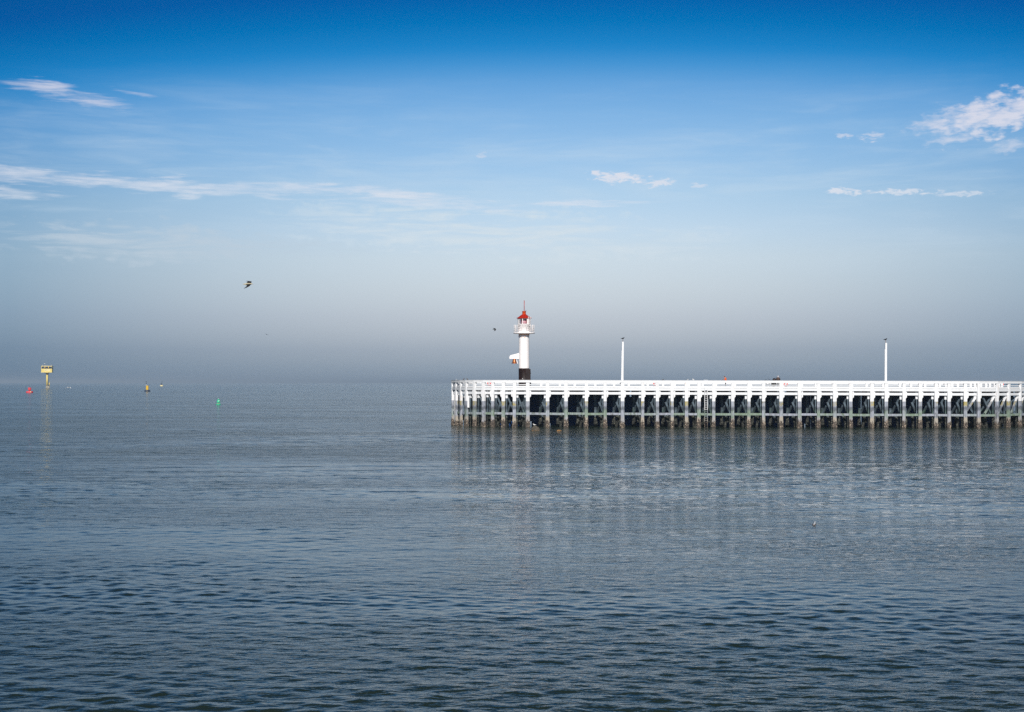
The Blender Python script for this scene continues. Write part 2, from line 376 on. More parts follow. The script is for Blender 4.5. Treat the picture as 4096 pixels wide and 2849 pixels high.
M_BUOYR = mat('red_buoy_paint', (0.72, 0.06, 0.075), 0.5, var=0.15, vscale=1.0)
M_BUOYG = mat('green_buoy_paint', (0.03, 0.50, 0.27), 0.5, var=0.12, vscale=2.0)
M_NAVY = mat('dark_blue_black_paint', (0.03, 0.045, 0.075), 0.5, var=0.2)
M_WIN = mat('dark_window_glass', (0.02, 0.035, 0.07), 0.08)
M_FEATH_B = mat('black_feathers', (0.012, 0.012, 0.014), 0.7)
M_FEATH_W = mat('white_feathers', (0.82, 0.81, 0.78), 0.75)
M_FEATH_C = mat('cream_feathers', (0.50, 0.44, 0.30), 0.75)
M_FEATH_G = mat('grey_feathers', (0.36, 0.38, 0.41), 0.75)
M_FEATH_BR = mat('brown_feathers', (0.10, 0.065, 0.045), 0.75, var=0.5, vscale=25)
M_BEAK = mat('yellow_beak', (0.65, 0.36, 0.05), 0.5)
M_ROCK = mat('dark_rock', (0.10, 0.085, 0.065), 0.85, var=0.5, vscale=6, dirt=(0.05, 0.07, 0.03), dscale=5, bump=0.05, bscale=9)
M_WEED = mat('orange_weed', (0.36, 0.19, 0.06), 0.8, var=0.7, vscale=16, bump=0.04, bscale=20)
M_ORANGE = mat('orange_jacket_cloth', (0.80, 0.13, 0.02), 0.8, var=0.2, vscale=8, bump=0.01, bscale=18)
M_BROWN = mat('brown_jacket_cloth', (0.075, 0.045, 0.035), 0.85, var=0.2, vscale=8, bump=0.01, bscale=18)
M_TROU = mat('black_trouser_cloth', (0.015, 0.014, 0.018), 0.9)
M_SKIN = mat('skin', (0.62, 0.36, 0.27), 0.55)
M_HAIR = mat('dark_brown_hair', (0.05, 0.03, 0.02), 0.7)
M_HAIRW = mat('white_hair', (0.80, 0.72, 0.68), 0.7)
M_RUB = mat('black_rubber', (0.012, 0.012, 0.013), 0.6)
M_BFAB = mat('black_nylon', (0.012, 0.013, 0.018), 0.75, bump=0.01, bscale=12)
M_LBUOY = mat('lifebuoy_orange', (0.85, 0.10, 0.09), 0.5)
M_GLASSP = mat('pink_lens_panel', (0.78, 0.50, 0.54), 0.3)

def glass_mat():
    m = bpy.data.materials.new('lantern_glass'); m.use_nodes = True; T = NT(m.node_tree)
    T.n.clear(); out = T.new('ShaderNodeOutputMaterial'); tr = T.new('ShaderNodeBsdfTransparent'); gl = T.new('ShaderNodeBsdfGlossy')
    tr.inputs[0].default_value = (0.95, 0.90, 0.92, 1); gl.inputs['Roughness'].default_value = 0.02
    fr = T.new('ShaderNodeFresnel'); fr.inputs[0].default_value = 1.5; mx = T.new('ShaderNodeMixShader')
    T.l.new(fr.outputs[0], mx.inputs[0]); T.l.new(tr.outputs[0], mx.inputs[1]); T.l.new(gl.outputs[0], mx.inputs[2]); T.l.new(mx.outputs[0], out.inputs[0])
    return m
M_GLASS = glass_mat()

def water_mat():
    m = bpy.data.materials.new('sea_water'); m.use_nodes = True; T = NT(m.node_tree); b = T.n['Principled BSDF']
    P = T.new('ShaderNodeNewGeometry').outputs['Position']
    big = T.noise(T.mapv(P, (0.012, 0.03, 1)), 1.0, 4, 0.6)
    c = T.mix(T.ss(big, 0.35, 0.65), (0.012, 0.023, 0.018), (0.019, 0.030, 0.023))
    T.l.new(c, b.inputs['Base Color']); b.inputs['IOR'].default_value = 1.23; b.inputs['Specular Tint'].default_value = (0.80, 1.0, 0.93, 1)
    r = math.radians
    n1 = T.noise(T.mapv(P, (2.2, 5.0, 1), (0, 0, r(6))), 1.0, 3, 0.6, 0.4)       # ripples of some 20 cm
    n2 = T.noise(T.mapv(P, (0.42, 1.15, 1), (0, 0, r(-7))), 1.0, 4, 0.62, 0.5)    # wavelets
    n3 = T.noise(T.mapv(P, (0.10, 0.30, 1), (0, 0, r(5))), 1.0, 3, 0.6, 0.3)      # long low waves
    gust = T.ss(T.noise(T.mapv(P, (0.02, 0.05, 1)), 1.0, 3), 0.32, 0.68, 0.30, 1.35)
    sp = T.new('ShaderNodeVectorMath', operation='LENGTH'); T.l.new(P, sp.inputs[0]); dist = sp.outputs['Value']
    far = T.ss(dist, 35, 170)
    T.l.new(T.m('ADD', T.ss(dist, 50, 300, 0.04, 0.11), T.ss(dist, 350, 1600, 0.0, 0.03)), b.inputs['Roughness'])
    h = T.m('MULTIPLY', T.m('SUBTRACT', n1, 0.5), T.m('MULTIPLY', gust, 0.026))
    h = T.m('ADD', h, T.m('MULTIPLY', T.m('SUBTRACT', n2, 0.5), T.m('MULTIPLY', gust, T.m('ADD', 0.03, T.m('MULTIPLY', far, WFAR)))))
    h = T.m('ADD', h, T.m('MULTIPLY', T.m('SUBTRACT', n3, 0.5), T.m('MULTIPLY', far, WFAR*3.0)))
    bn = T.new('ShaderNodeBump'); bn.inputs['Distance'].default_value = 1.0; bn.inputs['Strength'].default_value = 1.0
    T.l.new(h, bn.inputs['Height']); T.l.new(bn.outputs[0], b.inputs['Normal'])
    return m
WFAR = 0.22
M_WATER = water_mat()

# ------------------------------------------------------------------ the sea: one sheet of real waves, finest where it is seen from near
def build_water():
    rng = np.random.default_rng(5)
    radii = [4.0]
    while radii[-1] < 420: radii.append(radii[-1]*1.0022 if radii[-1] > 20 else radii[-1]*1.03)
    while radii[-1] < 40000: radii.append(radii[-1]*1.06)
    radii = np.array(radii)
    fan = np.linspace(-30, 30, 1600); rest = np.linspace(30, 330, 120)[1:-1]
    ang = np.radians(np.concatenate([fan, rest])); nA = len(ang)
    nW = 130
    lam = np.exp(rng.uniform(np.log(0.22), np.log(9.0), nW))
    th = math.radians(94)+rng.normal(0, 1, nW)*np.radians(np.where(lam < 1.5, 46, 26))
    th += np.where(rng.random(nW) < 0.5, math.radians(14), math.radians(-14))
    kx = 2*np.pi/lam*np.cos(th); ky = 2*np.pi/lam*np.sin(th); ph = rng.uniform(0, 2*np.pi, nW)
    slope = 0.023*np.exp(-(np.log(lam/0.56))**2/(2*0.62**2))+0.0042*np.where(lam > 3, (3/lam)**0.7, 1)
    amp = slope*lam/(2*np.pi)*WAVE
    co = np.empty((len(radii)*nA, 3), dtype=np.float64)
    for i, r in enumerate(radii):
        x = r*np.sin(ang); y = r*np.cos(ang)
        cell = max(r*0.0022, r*math.radians(60/1600), 0.02)
        w = np.clip((lam/cell-2.2)/3.0, 0, 1); w = w*w*(3-2*w)
        use = w > 0
        zz = np.zeros(nA); dx = np.zeros(nA); dy = np.zeros(nA)
        if use.any():
            p = np.outer(x, kx[use])+np.outer(y, ky[use])+ph[use]
            a = amp[use]*w[use]
            g = 0.62+0.38*np.sin(x*0.045+1.3*np.sin(y*0.03))*np.sin(y*0.06+x*0.017+0.8)
            g = g + 0.18*np.sin(x*0.16+y*0.11+2)*np.sin(y*0.21-x*0.07)
            s, c = np.sin(p), np.cos(p)
            zz = (c*a).sum(1)*g
            dx = -(s*(a*kx[use]*lam[use]/(2*np.pi))).sum(1)*g; dy = -(s*(a*ky[use]*lam[use]/(2*np.pi))).sum(1)*g
            fade = np.where(np.abs((ang+np.pi) % (2*np.pi)-np.pi) > math.radians(30.01), 0.0, 1.0)
            zz *= fade; dx *= fade; dy *= fade
        co[i*nA:(i+1)*nA, 0] = x+dx; co[i*nA:(i+1)*nA, 1] = y+dy; co[i*nA:(i+1)*nA, 2] = zz
    co = np.vstack([co, [[0, 0, 0]]])
    nR = len(radii)
    i, j = np.meshgrid(np.arange(nR-1), np.arange(nA), indexing='ij'); j2 = (j+1) % nA
    q = np.stack([i*nA+j, (i+1)*nA+j, (i+1)*nA+j2, i*nA+j2], -1).reshape(-1, 4)[:, ::-1]
    tri = np.stack([np.arange(nA), (np.arange(nA)+1) % nA, np.full(nA, len(co)-1)], -1)[:, ::-1]
    me = bpy.data.meshes.new('water')
    nq, nt = len(q), len(tri)
    me.vertices.add(len(co)); me.vertices.foreach_set('co', co.astype(np.float32).ravel())
    me.loops.add(nq*4+nt*3); me.loops.foreach_set('vertex_index', np.concatenate([q.ravel(), tri.ravel()]).astype(np.int32))
    me.polygons.add(nq+nt)
    me.polygons.foreach_set('loop_start', np.concatenate([np.arange(nq)*4, nq*4+np.arange(nt)*3]).astype(np.int32))
    me.update(calc_edges=True)
    me.polygons.foreach_set('use_smooth', np.ones(nq+nt, dtype=bool))
    me.materials.append(M_WATER); me.validate()
    o = bpy.data.objects.new('water', me); COL.objects.link(o)
    # make sure it faces up
    if me.polygons[1000].normal.z < 0: me.flip_normals()
    tag(o, kind='structure')
WAVE = 0.88
build_water()

# ------------------------------------------------------------------ the pier
def at(px, py, Y): return Vector(((px-2048)/F*Y, Y, EYE-(py-HOR)/F*Y))
PX = [1811.8, 1827, 1844.5, 1866.6, 1899, 1935.5, 1971.5, 2014, 2057.6, 2111.6, 2190.5, 2264.7, 2344.9, 2421.2, 2490, 2570, 2630, 2689,
      2746.3, 2795, 2854.3, 2930, 2995, 3053.7, 3124.5, 3198.5, 3273.7, 3338.6, 3403, 3487, 3544, 3615, 3679.6, 3743, 3795.5, 3861, 3914,
      3986.6, 4033, 4079.5]
DT = [(1811, 224), (1827, 221), (1844, 218.8), (1866, 217), (1899, 215.4), (1935, 214.3), (1971, 213.6), (2014, 213.1), (2057, 212.8),
      (2111, 212.6), (2190, 212.3), (3000, 210.4), (3700, 208.6), (3914, 208.6), (3986, 210), (4033, 212), (4080, 214.5)]
def dist_at(px): return float(np.interp(px, [a for a, b in DT], [b for a, b in DT]))
FRONT = [((px-2048)/F*dist_at(px), dist_at(px)) for px in PX]
DZ = [float(np.interp(px, [1812, 3000, 4096], [0.09, 0.0, -0.11])) for px in PX]
for k in range(9):                       # the pier runs on out of the frame, turning away
    a, b = FRONT[-1]; FRONT.append((a+1.75, b+2.35+0.12*k)); DZ.append(-0.11)
NP = len(FRONT)
head = [(-7.2, 232.4), (-8.5, 229.8), (-9.1, 227.0)]
FRONT = head+FRONT; DZ = [0.09]*3+DZ; NP = len(FRONT)
V2 = [Vector((a, b, 0)) for a, b in FRONT]
def tan_at(i): return (V2[min(i+1, NP-1)]-V2[max(i-1, 0)]).normalized()
def nrm_at(i): t = tan_at(i); return Vector((-t.y, t.x, 0))          # into the pier, away from the viewer
PORG = (22.0, 211.0, 0.0)
pier = thing('pier', PORG, 'long white timber pier on mussel covered piles standing in the sea', 'pier')
R = random.Random(11)

def ring_pile(P, t, n, w, d, z0, z1, rng, crust, topcut=0.0, lean=(0, 0)):
    mb = MB(); zs = [z0]
    while zs[-1] < z1-0.01: zs.append(min(z1, zs[-1]+(0.13 if zs[-1] < 1.7 else 0.8)))
    base = []
    k = 4
    for sx, sy, ex, ey in ((-1,-1,1,-1),(1,-1,1,1),(1,1,-1,1),(-1,1,-1,-1)):
        for q in range(k): base.append((sx+(ex-sx)*q/k, sy+(ey-sy)*q/k))
    m = len(base); vs = []
    for z in zs:
        f = max(0.0, min(1.0, (1.35-z)/0.9))
        for a, b in base:
            L = math.hypot(a, b); e = crust*f*rng.uniform(0.0, 1.6)
            ch = 0.94 if abs(a) == 1 and abs(b) == 1 else 1.0
            lx = lean[0]*(z/6.6); ly = lean[1]*(z/6.6)
            p = P+t*(a*w/2*ch+a/L*e+lx)+n*(b*d/2*ch+b/L*e+ly)
            vs.append((p.x, p.y, z))
    fs = [(i*m+j, i*m+(j+1) % m, (i+1)*m+(j+1) % m, (i+1)*m+j) for i in range(len(zs)-1) for j in range(m)]
    fs += [tuple(range(m))[::-1], tuple((len(zs)-1)*m+j for j in range(m))]
    return mb._add(vs, fs)

def strip(z0, z1, off0, off1, i0=0, i1=None, gap=None):
    """a continuous board along the front line: heights z0..z1, from off0 to off1 into the pier"""
    i1 = NP-1 if i1 is None else i1; mb = MB(); vs = []
    for i in range(i0, i1+1):
        n = nrm_at(i); P = V2[i]; dz = DZ[i]
        for o, z in ((off0, z0), (off1, z0), (off1, z1), (off0, z1)):
            q = P+n*o; vs.append((q.x, q.y, z+dz))
    k = i1-i0+1
    fs = [(i*4+j, i*4+(j+1) % 4, (i+1)*4+(j+1) % 4, (i+1)*4+j) for i in range(k-1) for j in range(4)]
    fs += [(0, 1, 2, 3), tuple(4*(k-1)+j for j in (3, 2, 1, 0))]
    return mb._add(vs, fs)
def seg(i, z0, z1, off0, off1, mar0=0.0, mar1=0.0, sag=0.0):
    """one board in bay i..i+1"""
    a, b = V2[i], V2[i+1]; t = (b-a).normalized(); n = Vector((-t.y, t.x, 0)); L = (b-a).length
    mb = MB(); vs = []
    for s_, dz in ((mar0, DZ[i]), (L-mar1, DZ[i+1])):
        for o, z in ((off0, z0), (off1, z0), (off1, z1), (off0, z1)):
            q = a+t*s_+n*o; vs.append((q.x, q.y, z+dz+sag*(1 if s_ > 1 else -1)))
    return mb._add(vs, [(0,1,2,3),(7,6,5,4),(0,4,5,1),(1,5,6,2),(2,6,7,3),(3,7,4,0)])

def PB(mb, name, m, label=None): return mb.build(name, m, pier, PORG, label)
PB(strip(6.63, 6.94, -0.27, 0.10), 'top_rail', M_WHITE)
PB(strip(6.945, 6.985, -0.30, 0.14), 'rail_cap', M_WHITE2)
PB(strip(6.25, 6.35, -0.05, 0.05), 'middle_rail', M_WHITE)
PB(strip(5.86, 6.11, -0.14, 0.02), 'toe_board', M_WHITE)
PB(strip(5.45, 5.825, -0.20, 0.0), 'fascia_board', M_WHITE2)
# deck between the front and the back line
def back_pt(i):
    w = 9.0
    if i < 12: w = 2.0+7.0*max(0, i-3)/9.0 if i > 3 else 1.6
    n = nrm_at(max(i, 11)) if i < 11 else nrm_at(i)
    return V2[i]+n*w
mb = MB(); vs = []
for i in range(NP):
    a = V2[i]+nrm_at(i)*0.03; b = back_pt(i)
    for z in (5.75, 5.98):
        vs += [(a.x, a.y, z+DZ[i]), (b.x, b.y, z+DZ[i])]
fs = []
for i in range(NP-1):
    o = i*4; p = o+4; fs += [(o, o+1, p+1, p), (o+2, p+2, p+3, o+3), (o, p, p+2, o+2), (o+1, o+3, p+3, p+1)]
mb._add(vs, fs); PB(mb, 'deck', M_DECK)
# back side: rail, posts and the dark boarding that closes the pier below the deck
BK = [back_pt(i) for i in range(3, NP)]; BZ = DZ[3:]
def bstrip(z0, z1, d0, d1, m, name):
    vs = []
    for P, dz in zip(BK, BZ):
        for o, z in ((d0, z0), (d1, z0), (d1, z1), (d0, z1)): vs.append((P.x, P.y+o, z+dz))
    k = len(BK); fs = [(i*4+j, i*4+(j+1) % 4, (i+1)*4+(j+1) % 4, (i+1)*4+j) for i in range(k-1) for j in range(4)]
    fs += [(0, 1, 2, 3), tuple(4*(k-1)+j for j in (3, 2, 1, 0))]
    PB(MB()._add(vs, fs), name, m)
bstrip(6.42, 6.90, -0.05, 0.05, M_WHITE2, 'back_rail')
bstrip(6.02, 6.12, -0.05, 0.05, M_WHITE2, 'back_toe_board')
for i in range(9, len(BK)-1):
    P = BK[i].lerp(BK[i+1], 0.45+0.1*math.sin(i*2.1)); z = BZ[i]
    PB(MB().box((P.x, P.y-0.22, 6.44+z), (0.34, 0.3, 0.92)), 'back_post', M_WHITE2)
mb = MB()
for i in range(4, len(BK)-1):
    a, b = BK[i], BK[i+1]; t = (b-a).normalized(); L = (b-a).length; k = max(1, int(L/0.3)); s = 0
    while s < L-0.05:
        wd = R.uniform(0.24, 0.34); e = min(L, s+wd)
        if R.random() > 0.004:
            p0 = a+t*s; p1 = a+t*(e+0.02); zt = 5.7 if R.random() > 0.02 else R.uniform(4.3, 5.2)
            zb = -1 if R.random() > 0.02 else R.uniform(0.2, 0.7)
            yo = 0.07*(int(s/0.29) % 2)+R.uniform(0, 0.01)
            mb.beam((p0.x, p0.y-0.6+yo, (zt+zb)/2), (p1.x, p1.y-0.6+yo, (zt+zb)/2), 0.06, zt-zb)
        s = e
PB(mb, 'back_boarding', M_DARK)
mb = MB(); a0 = V2[0]; 
for i in range(0, 7):
    q0 = V2[i]+nrm_at(i)*2.2; q1 = V2[i+1]+nrm_at(i+1)*2.2
    mb.beam((q0.x, q0.y, 2.3), (q1.x, q1.y, 2.3), 0.06, 6.6)
PB(mb, 'head_boarding', M_DARK)

for i in range(NP):
    P, t, n, dz = V2[i], tan_at(i), nrm_at(i), DZ[i]
    w = R.uniform(0.46, 0.56) if i > 3 else 0.48
    o = PB(ring_pile(P-n*0.02, t, n, w, 0.40, -1.6, 6.62+dz, R, 0.07, lean=(R.uniform(-0.05, 0.05), 0)), 'pile', M_PILE)
    if i < 2: continue
    curve = i < 12
    sgn = 1.0 if i < 12 else -1.0                       # the frames behind run off to the right at the head, to the left elsewhere
    # the capping block and the paired timber behind the pile
    lo = 4.30+R.uniform(-0.08, 0.08)
    q = P+t*(w/2+0.10)
    poly = MB(); vs = []
    for u, z in ((w/2+0.005, 4.86), (w/2+0.005, 4.36), (w/2+0.20, 4.60), (w/2+0.20, 5.44), (w/2+0.005, 5.44)):
        for d in (-0.10, 0.16):
            p = P-t*(sgn*u)+n*d; vs.append((p.x, p.y, z+dz))
    k = 5; poly._add(vs, [tuple(range(0, 10, 2)), tuple(range(9, 0, -2))]+[(2*j, 2*j+1, (2*j+3) % 10, (2*j+2) % 10) for j in range(k)])
    PB(poly, 'corner_block', M_WHITE)
    c0 = P+t*(sgn*(w/2+0.13))+n*0.45
    PB(MB().beam((c0.x, c0.y, lo+dz), (c0.x, c0.y, 5.44+dz), 0.32, 0.26, up=tuple(n)), 'frame_head', M_WHITE2)
    c1 = P+t*(sgn*(w/2+0.12))+n*0.40
    PB(MB().beam((c1.x, c1.y, -1.5), (c1.x+sgn*0.02, c1.y, lo+dz-0.01), 0.15, 0.2, up=tuple(n)), 'frame_post', M_OLD)
    dp = 2.0 if curve else 3.4
    ins = sgn*1.0
    # long diagonal, short diagonal and the inner pile
    a = P+t*(ins*0.38)+n*0.75; b = P+t*(ins*R.uniform(1.25, 1.5))+n*(dp*0.62)
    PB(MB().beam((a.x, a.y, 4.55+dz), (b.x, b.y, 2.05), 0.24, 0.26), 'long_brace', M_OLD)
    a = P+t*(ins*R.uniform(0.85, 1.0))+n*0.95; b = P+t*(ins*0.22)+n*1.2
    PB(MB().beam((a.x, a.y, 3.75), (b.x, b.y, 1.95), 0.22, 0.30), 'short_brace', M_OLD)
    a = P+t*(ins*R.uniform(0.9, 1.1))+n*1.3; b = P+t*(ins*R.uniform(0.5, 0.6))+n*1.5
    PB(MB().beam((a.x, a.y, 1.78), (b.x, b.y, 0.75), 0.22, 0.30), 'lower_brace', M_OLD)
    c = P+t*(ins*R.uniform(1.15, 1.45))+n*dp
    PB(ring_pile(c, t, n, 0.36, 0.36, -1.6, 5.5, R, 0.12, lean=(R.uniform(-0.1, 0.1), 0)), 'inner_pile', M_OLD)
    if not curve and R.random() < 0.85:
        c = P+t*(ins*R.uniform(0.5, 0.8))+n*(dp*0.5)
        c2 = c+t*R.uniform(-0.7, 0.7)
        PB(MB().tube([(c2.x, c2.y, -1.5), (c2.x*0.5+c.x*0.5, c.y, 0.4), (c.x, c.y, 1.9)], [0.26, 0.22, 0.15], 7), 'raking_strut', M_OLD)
for i in range(2, NP-1):
    PB(seg(i, 4.85, 5.22, 0.0, 0.22, 0.10, 0.10), 'cross_beam', M_WHITE2)
    z = R.uniform(-0.03, 0.03)
    PB(seg(i, 1.80+z, 2.13+z, -0.02, 0.18, 0.20, 0.20, sag=R.uniform(-0.02, 0.02)), 'waler', M_PILE)
# tilted braces standing in the light at the turn on the right
for k, i in enumerate(range(NP-13, NP-5)):
    P, t, n, dz = V2[i], tan_at(i), nrm_at(i), DZ[i]
    a = P-t*0.1+n*0.28; b = P-t*2.0+n*0.5
    PB(MB().beam((a.x, a.y, 4.9+dz), (b.x, b.y, 2.1), 0.16, 0.30), 'outer_brace', M_PILE)
    a = P-t*2.0+n*0.9; b = P-t*0.2+n*0.95
    PB(MB().beam((a.x, a.y, 4.5), (b.x, b.y, 2.1), 0.18, 0.30), 'crossing_brace', M_OLD)
# ladder down the front
lad = at(2824.3, 1600, dist_at(2824)-0.42); lx, ly = lad.x, lad.y
M_LAD = timber_mat('ladder_paint', True, 2.62)
for s in (-0.21, 0.21):
    PB(MB().beam((lx+s, ly, -0.6), (lx+s, ly, 6.0), 0.065, 0.06, up=(0, 1, 0)), 'ladder_rail', M_LAD)
for k in range(22):
    z = 0.0+k*0.268
    PB(MB().tube([(lx-0.2, ly, z), (lx+0.2, ly, z)], 0.026, 6), 'ladder_rung', M_LAD)
PB(MB().tube([(lx-0.3, ly+0.35, 6.6), (lx-0.3, ly+0.3, 7.05), (lx+0.3, ly+0.3, 7.05), (lx+0.3, ly+0.35, 6.6)], 0.035, 6), 'ladder_hoop', M_WHITE)
# tide gauge board on a pile and the white pipe on the head
gp = at(1873.5, 1600, dist_at(1868)-0.28)
g = PB(MB().box((gp.x, gp.y, 3.75), (0.30, 0.05, 1.75)), 'tide_gauge', M_WHITE)
g['label'] = 'white board with scale marks'
mb = MB()
for k in range(16): mb.box((gp.x+0.09, gp.y-0.032, 3.0+k*0.1), (0.10 if k % 2 else 0.15, 0.008, 0.022))
mb.build('scale_mark', M_STEEL, g, PORG)
pp = at(1819.6, 1600, 222.0)
PB(MB().tube([(pp.x, pp.y, -1), (pp.x, pp.y, 6.9)], 0.055, 8), 'pipe', M_WHITE)

# ------------------------------------------------------------------ lighthouse
LX, LY = (2096.3-2048)/F*219, 219.0
DKH = 5.98+0.06
lh = thing('lighthouse', (LX, LY, DKH), 'white round lighthouse with red conical roof and black foot', 'lighthouse')
def Lz(y): return EYE-(y-HOR)*219/F-DKH
z_bl, z_gal0, z_gal1, z_par, z_eave, z_dr0, z_dr1, z_tip = Lz(1473.8), Lz(1336.5), Lz(1330.8), Lz(1298.5), Lz(1274.5), Lz(1257), Lz(1245), Lz(1202.6)
MB().lathe([(0.84, 0), (0.84, z_bl), (0.80, z_bl)], n=40).build('base', M_BLACK, lh)
bx = MB().box((0.62, -0.45, (z_bl-0.12)/2), (0.75, 0.8, z_bl-0.12)).build('cabinet', M_BLACK, lh)
MB().box((1.02, -0.5, 2.05), (0.05, 0.10, 0.18)).build('hinge', M_BLACK, bx)
for dx, dz_ in ((-0.23, 1.24), (-0.19, 1.03)): MB().ball((dx, -0.815, dz_), 0.06, 8, 6).build('round_fitting', M_LHW, lh)
tw = MB().lathe([(0.815, z_bl+0.002), (0.805, z_gal0-0.25)], n=48).build('tower', M_LHW, lh)
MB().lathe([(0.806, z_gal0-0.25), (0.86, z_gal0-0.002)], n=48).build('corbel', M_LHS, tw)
# small relief marks under the gallery: a bell-shaped plate and an arrow-shaped one
MB().prism([(0.0, z_gal0-0.62), (0.20, z_gal0-0.62), (0.15, z_gal0-0.42), (0.10, z_gal0-0.36), (0.05, z_gal0-0.42)], -0.845, -0.79).build('relief_mark', M_LHS, tw)
MB().prism([(-0.40, z_gal0-0.48), (-0.31, z_gal0-0.36), (-0.31, z_gal0-0.44), (-0.27, z_gal0-0.48), (-0.31, z_gal0-0.54), (-0.31, z_gal0-0.62)], -0.80, -0.72).build('relief_mark', M_LHS, tw)
MB().box((-0.82, -0.2, z_gal0-0.35), (0.08, 0.12, 0.22)).build('junction_box', M_RED, tw)
gal = MB().lathe([(0.8, z_gal0), (1.60, z_gal0+0.05), (1.65, z_gal0+0.06), (1.65, z_gal1), (0.9, z_gal1+0.02)], n=56).build('gallery_floor', M_LHW, lh)
rl = MB()
for h in (0.34, 0.68, 1.02): rl.torus((0, 0, z_gal1+h), 1.56, 0.022, 'z', 48, 6)
rl.build('gallery_rail', M_LHW, lh)
for k, dg in enumerate((-78, -58, -38, -13, 13, 38, 58, 78, 102, 128, 154, 180, -154, -128, -102)):
    a = math.radians(dg); x, y = 1.56*math.sin(a), -1.56*math.cos(a)
    MB().tube([(x, y, z_gal1), (x, y, z_gal1+1.08), (x, y, z_gal1+1.16)], [0.05, 0.05, 0.07] if abs(dg) > 20 else 0.03, 8).build('gallery_post', M_LHW, lh)
MB().lathe([(1.0, z_gal1+0.02), (1.0, z_par-0.04), (1.03, z_par-0.04), (1.03, z_par), (0.6, z_par)], n=48).build('parapet', M_LHW, lh)
lanz0, lanz1 = z_par+0.001, z_eave+0.02
def arc(a0, a1, r0, r1, z0, z1, n=8):
    a0, a1 = math.radians(a0), math.radians(a1); m = MB(); vs = []
    for k in range(n+1):
        a = a0+(a1-a0)*k/n
        for r, z in ((r0, z0), (r1, z0), (r1, z1), (r0, z1)): vs.append((r*math.sin(a), -r*math.cos(a), z))
    fs = [(i*4+j, i*4+(j+1) % 4, (i+1)*4+(j+1) % 4, (i+1)*4+j) for i in range(n) for j in range(4)]+[(0, 1, 2, 3), tuple(4*n+j for j in (3, 2, 1, 0))]
    return m._add(vs, fs)
R0, R1 = 0.93, 0.985
for a0, a1 in ((-62, -48), (-17, -11), (27, 112), (146, 154), (190, 197), (232, 298)):
    arc(a0, a1, R0, R1, lanz0+0.07, lanz1-0.08, 10).build('lantern_wall', M_LHW, lh)
for z0, z1 in ((lanz0, lanz0+0.07), (lanz1-0.08, lanz1)): arc(-180, 180, R0-0.01, R1+0.01, z0, z1, 48).build('window_frame', M_LHW, lh)
for a0, a1 in ((-48, -17), (-11, 27), (112, 146), (154, 190), (197, 232)):
    arc(a0+0.2, a1-0.2, 0.945, 0.955, lanz0+0.07, lanz1-0.08, 8).build('window_glass', M_GLASS, lh)
MB().lathe([(0.0, lanz0), (0.5, lanz0), (0.5, lanz1-0.15), (0.3, lanz1-0.1)], n=24).build('lens', M_GLASSP, lh)
for x, y in ((-0.30, -0.62), (0.33, -0.66)): MB().beam((x, y, lanz0), (x, y, lanz1-0.05), 0.07, 0.05, up=(0, 1, 0)).build('inner_post', M_RED, lh)
rf = MB().lathe([(0.0, z_eave-0.02), (1.00, z_eave-0.02), (1.13, z_eave-0.01), (1.14, z_eave+0.035), (0.92, z_eave+0.20), (0.30, z_dr0-0.02), (0.27, z_dr0)], n=16, smooth=False).build('roof', M_RED, lh)
for s in (-1, 1):
    MB().prism([(s*0.92, z_eave+0.10), (s*1.10, z_eave+0.17), (s*1.14, z_eave+0.12), (s*1.02, z_eave+0.03)], -0.12, 0.02).build('eave_bracket', M_ORED if s > 0 else M_RUSTY, rf)
MB().lathe([(0.27, z_dr0-0.03), (0.28, z_dr0), (0.28, z_dr1-0.07), (0.33, z_dr1-0.05), (0.33, z_dr1), (0.0, z_dr1+0.02)], n=28).build('vent_drum', M_ORED, rf)
MB().tube([(0.02, 0, z_dr1), (0.02, 0, z_tip-0.06)], 0.048, 10).build('lightning_rod', M_RED, rf)
MB().tube([(0.02, 0, z_tip-0.06), (0.02, 0, z_tip)], 0.065, 8).build('rod_tip', M_RED, rf)
MB().tube([(0.27, -0.02, z_dr1), (0.28, -0.02, z_dr1+0.14)], [0.02, 0.045], 8).build('small_lamp', M_NAVY, rf)
lr = MB()
for x in (0.72, 1.0):
    lr.tube([(x, -0.95, z_gal1+0.4), (x, -0.98, z_eave-0.05), (x-0.03, -0.88, z_eave+0.2), (x-0.14, -0.65, z_eave+0.26)], 0.035, 7)
for k in range(8): lr.tube([(0.72, -0.97, z_gal1+0.6+k*0.24), (1.0, -0.97, z_gal1+0.6+k*0.24)], 0.018, 5)
lr.build('roof_ladder', M_LHW, lh)
arm = MB().prism([(-0.79, Lz(1412.8)), (-2.02, Lz(1421)), (-2.2, Lz(1424.5)), (-2.25, Lz(1428)), (-2.25, Lz(1435.7)), (-0.79, Lz(1435.7))], -0.28, 0.22).build('bell_arm', M_LHW, lh)
MB().beam((-1.17, -0.05, Lz(1437)), (-0.99, -0.05, Lz(1455)), 0.09, 0.09, up=(0, 1, 0)).build('striker', M_LHW, lh)
zb0, zb1 = Lz(1454.5)+DKH, Lz(1435.9)+DKH
hb = zb1-zb0
bell = thing('fog_bell', (LX-1.50, LY-0.03, zb0), 'bronze bell hanging under the white arm on the lighthouse', 'bell')
MB().lathe([(0.39, 0.05), (0.45, 0), (0.455, 0.03), (0.36, 0.14), (0.29, 0.30), (0.25, hb-0.12), (0.22, hb-0.04), (0.0, hb-0.02)], n=28).build('bell_body', M_BRONZE, bell)
MB().ball((0, 0, 0.02), 0.08).build('clapper', M_RUSTY, bell)
MB().tube([(0, 0, hb-0.03), (0, 0, hb)], 0.06, 8).build('hanger', M_RUSTY, bell)

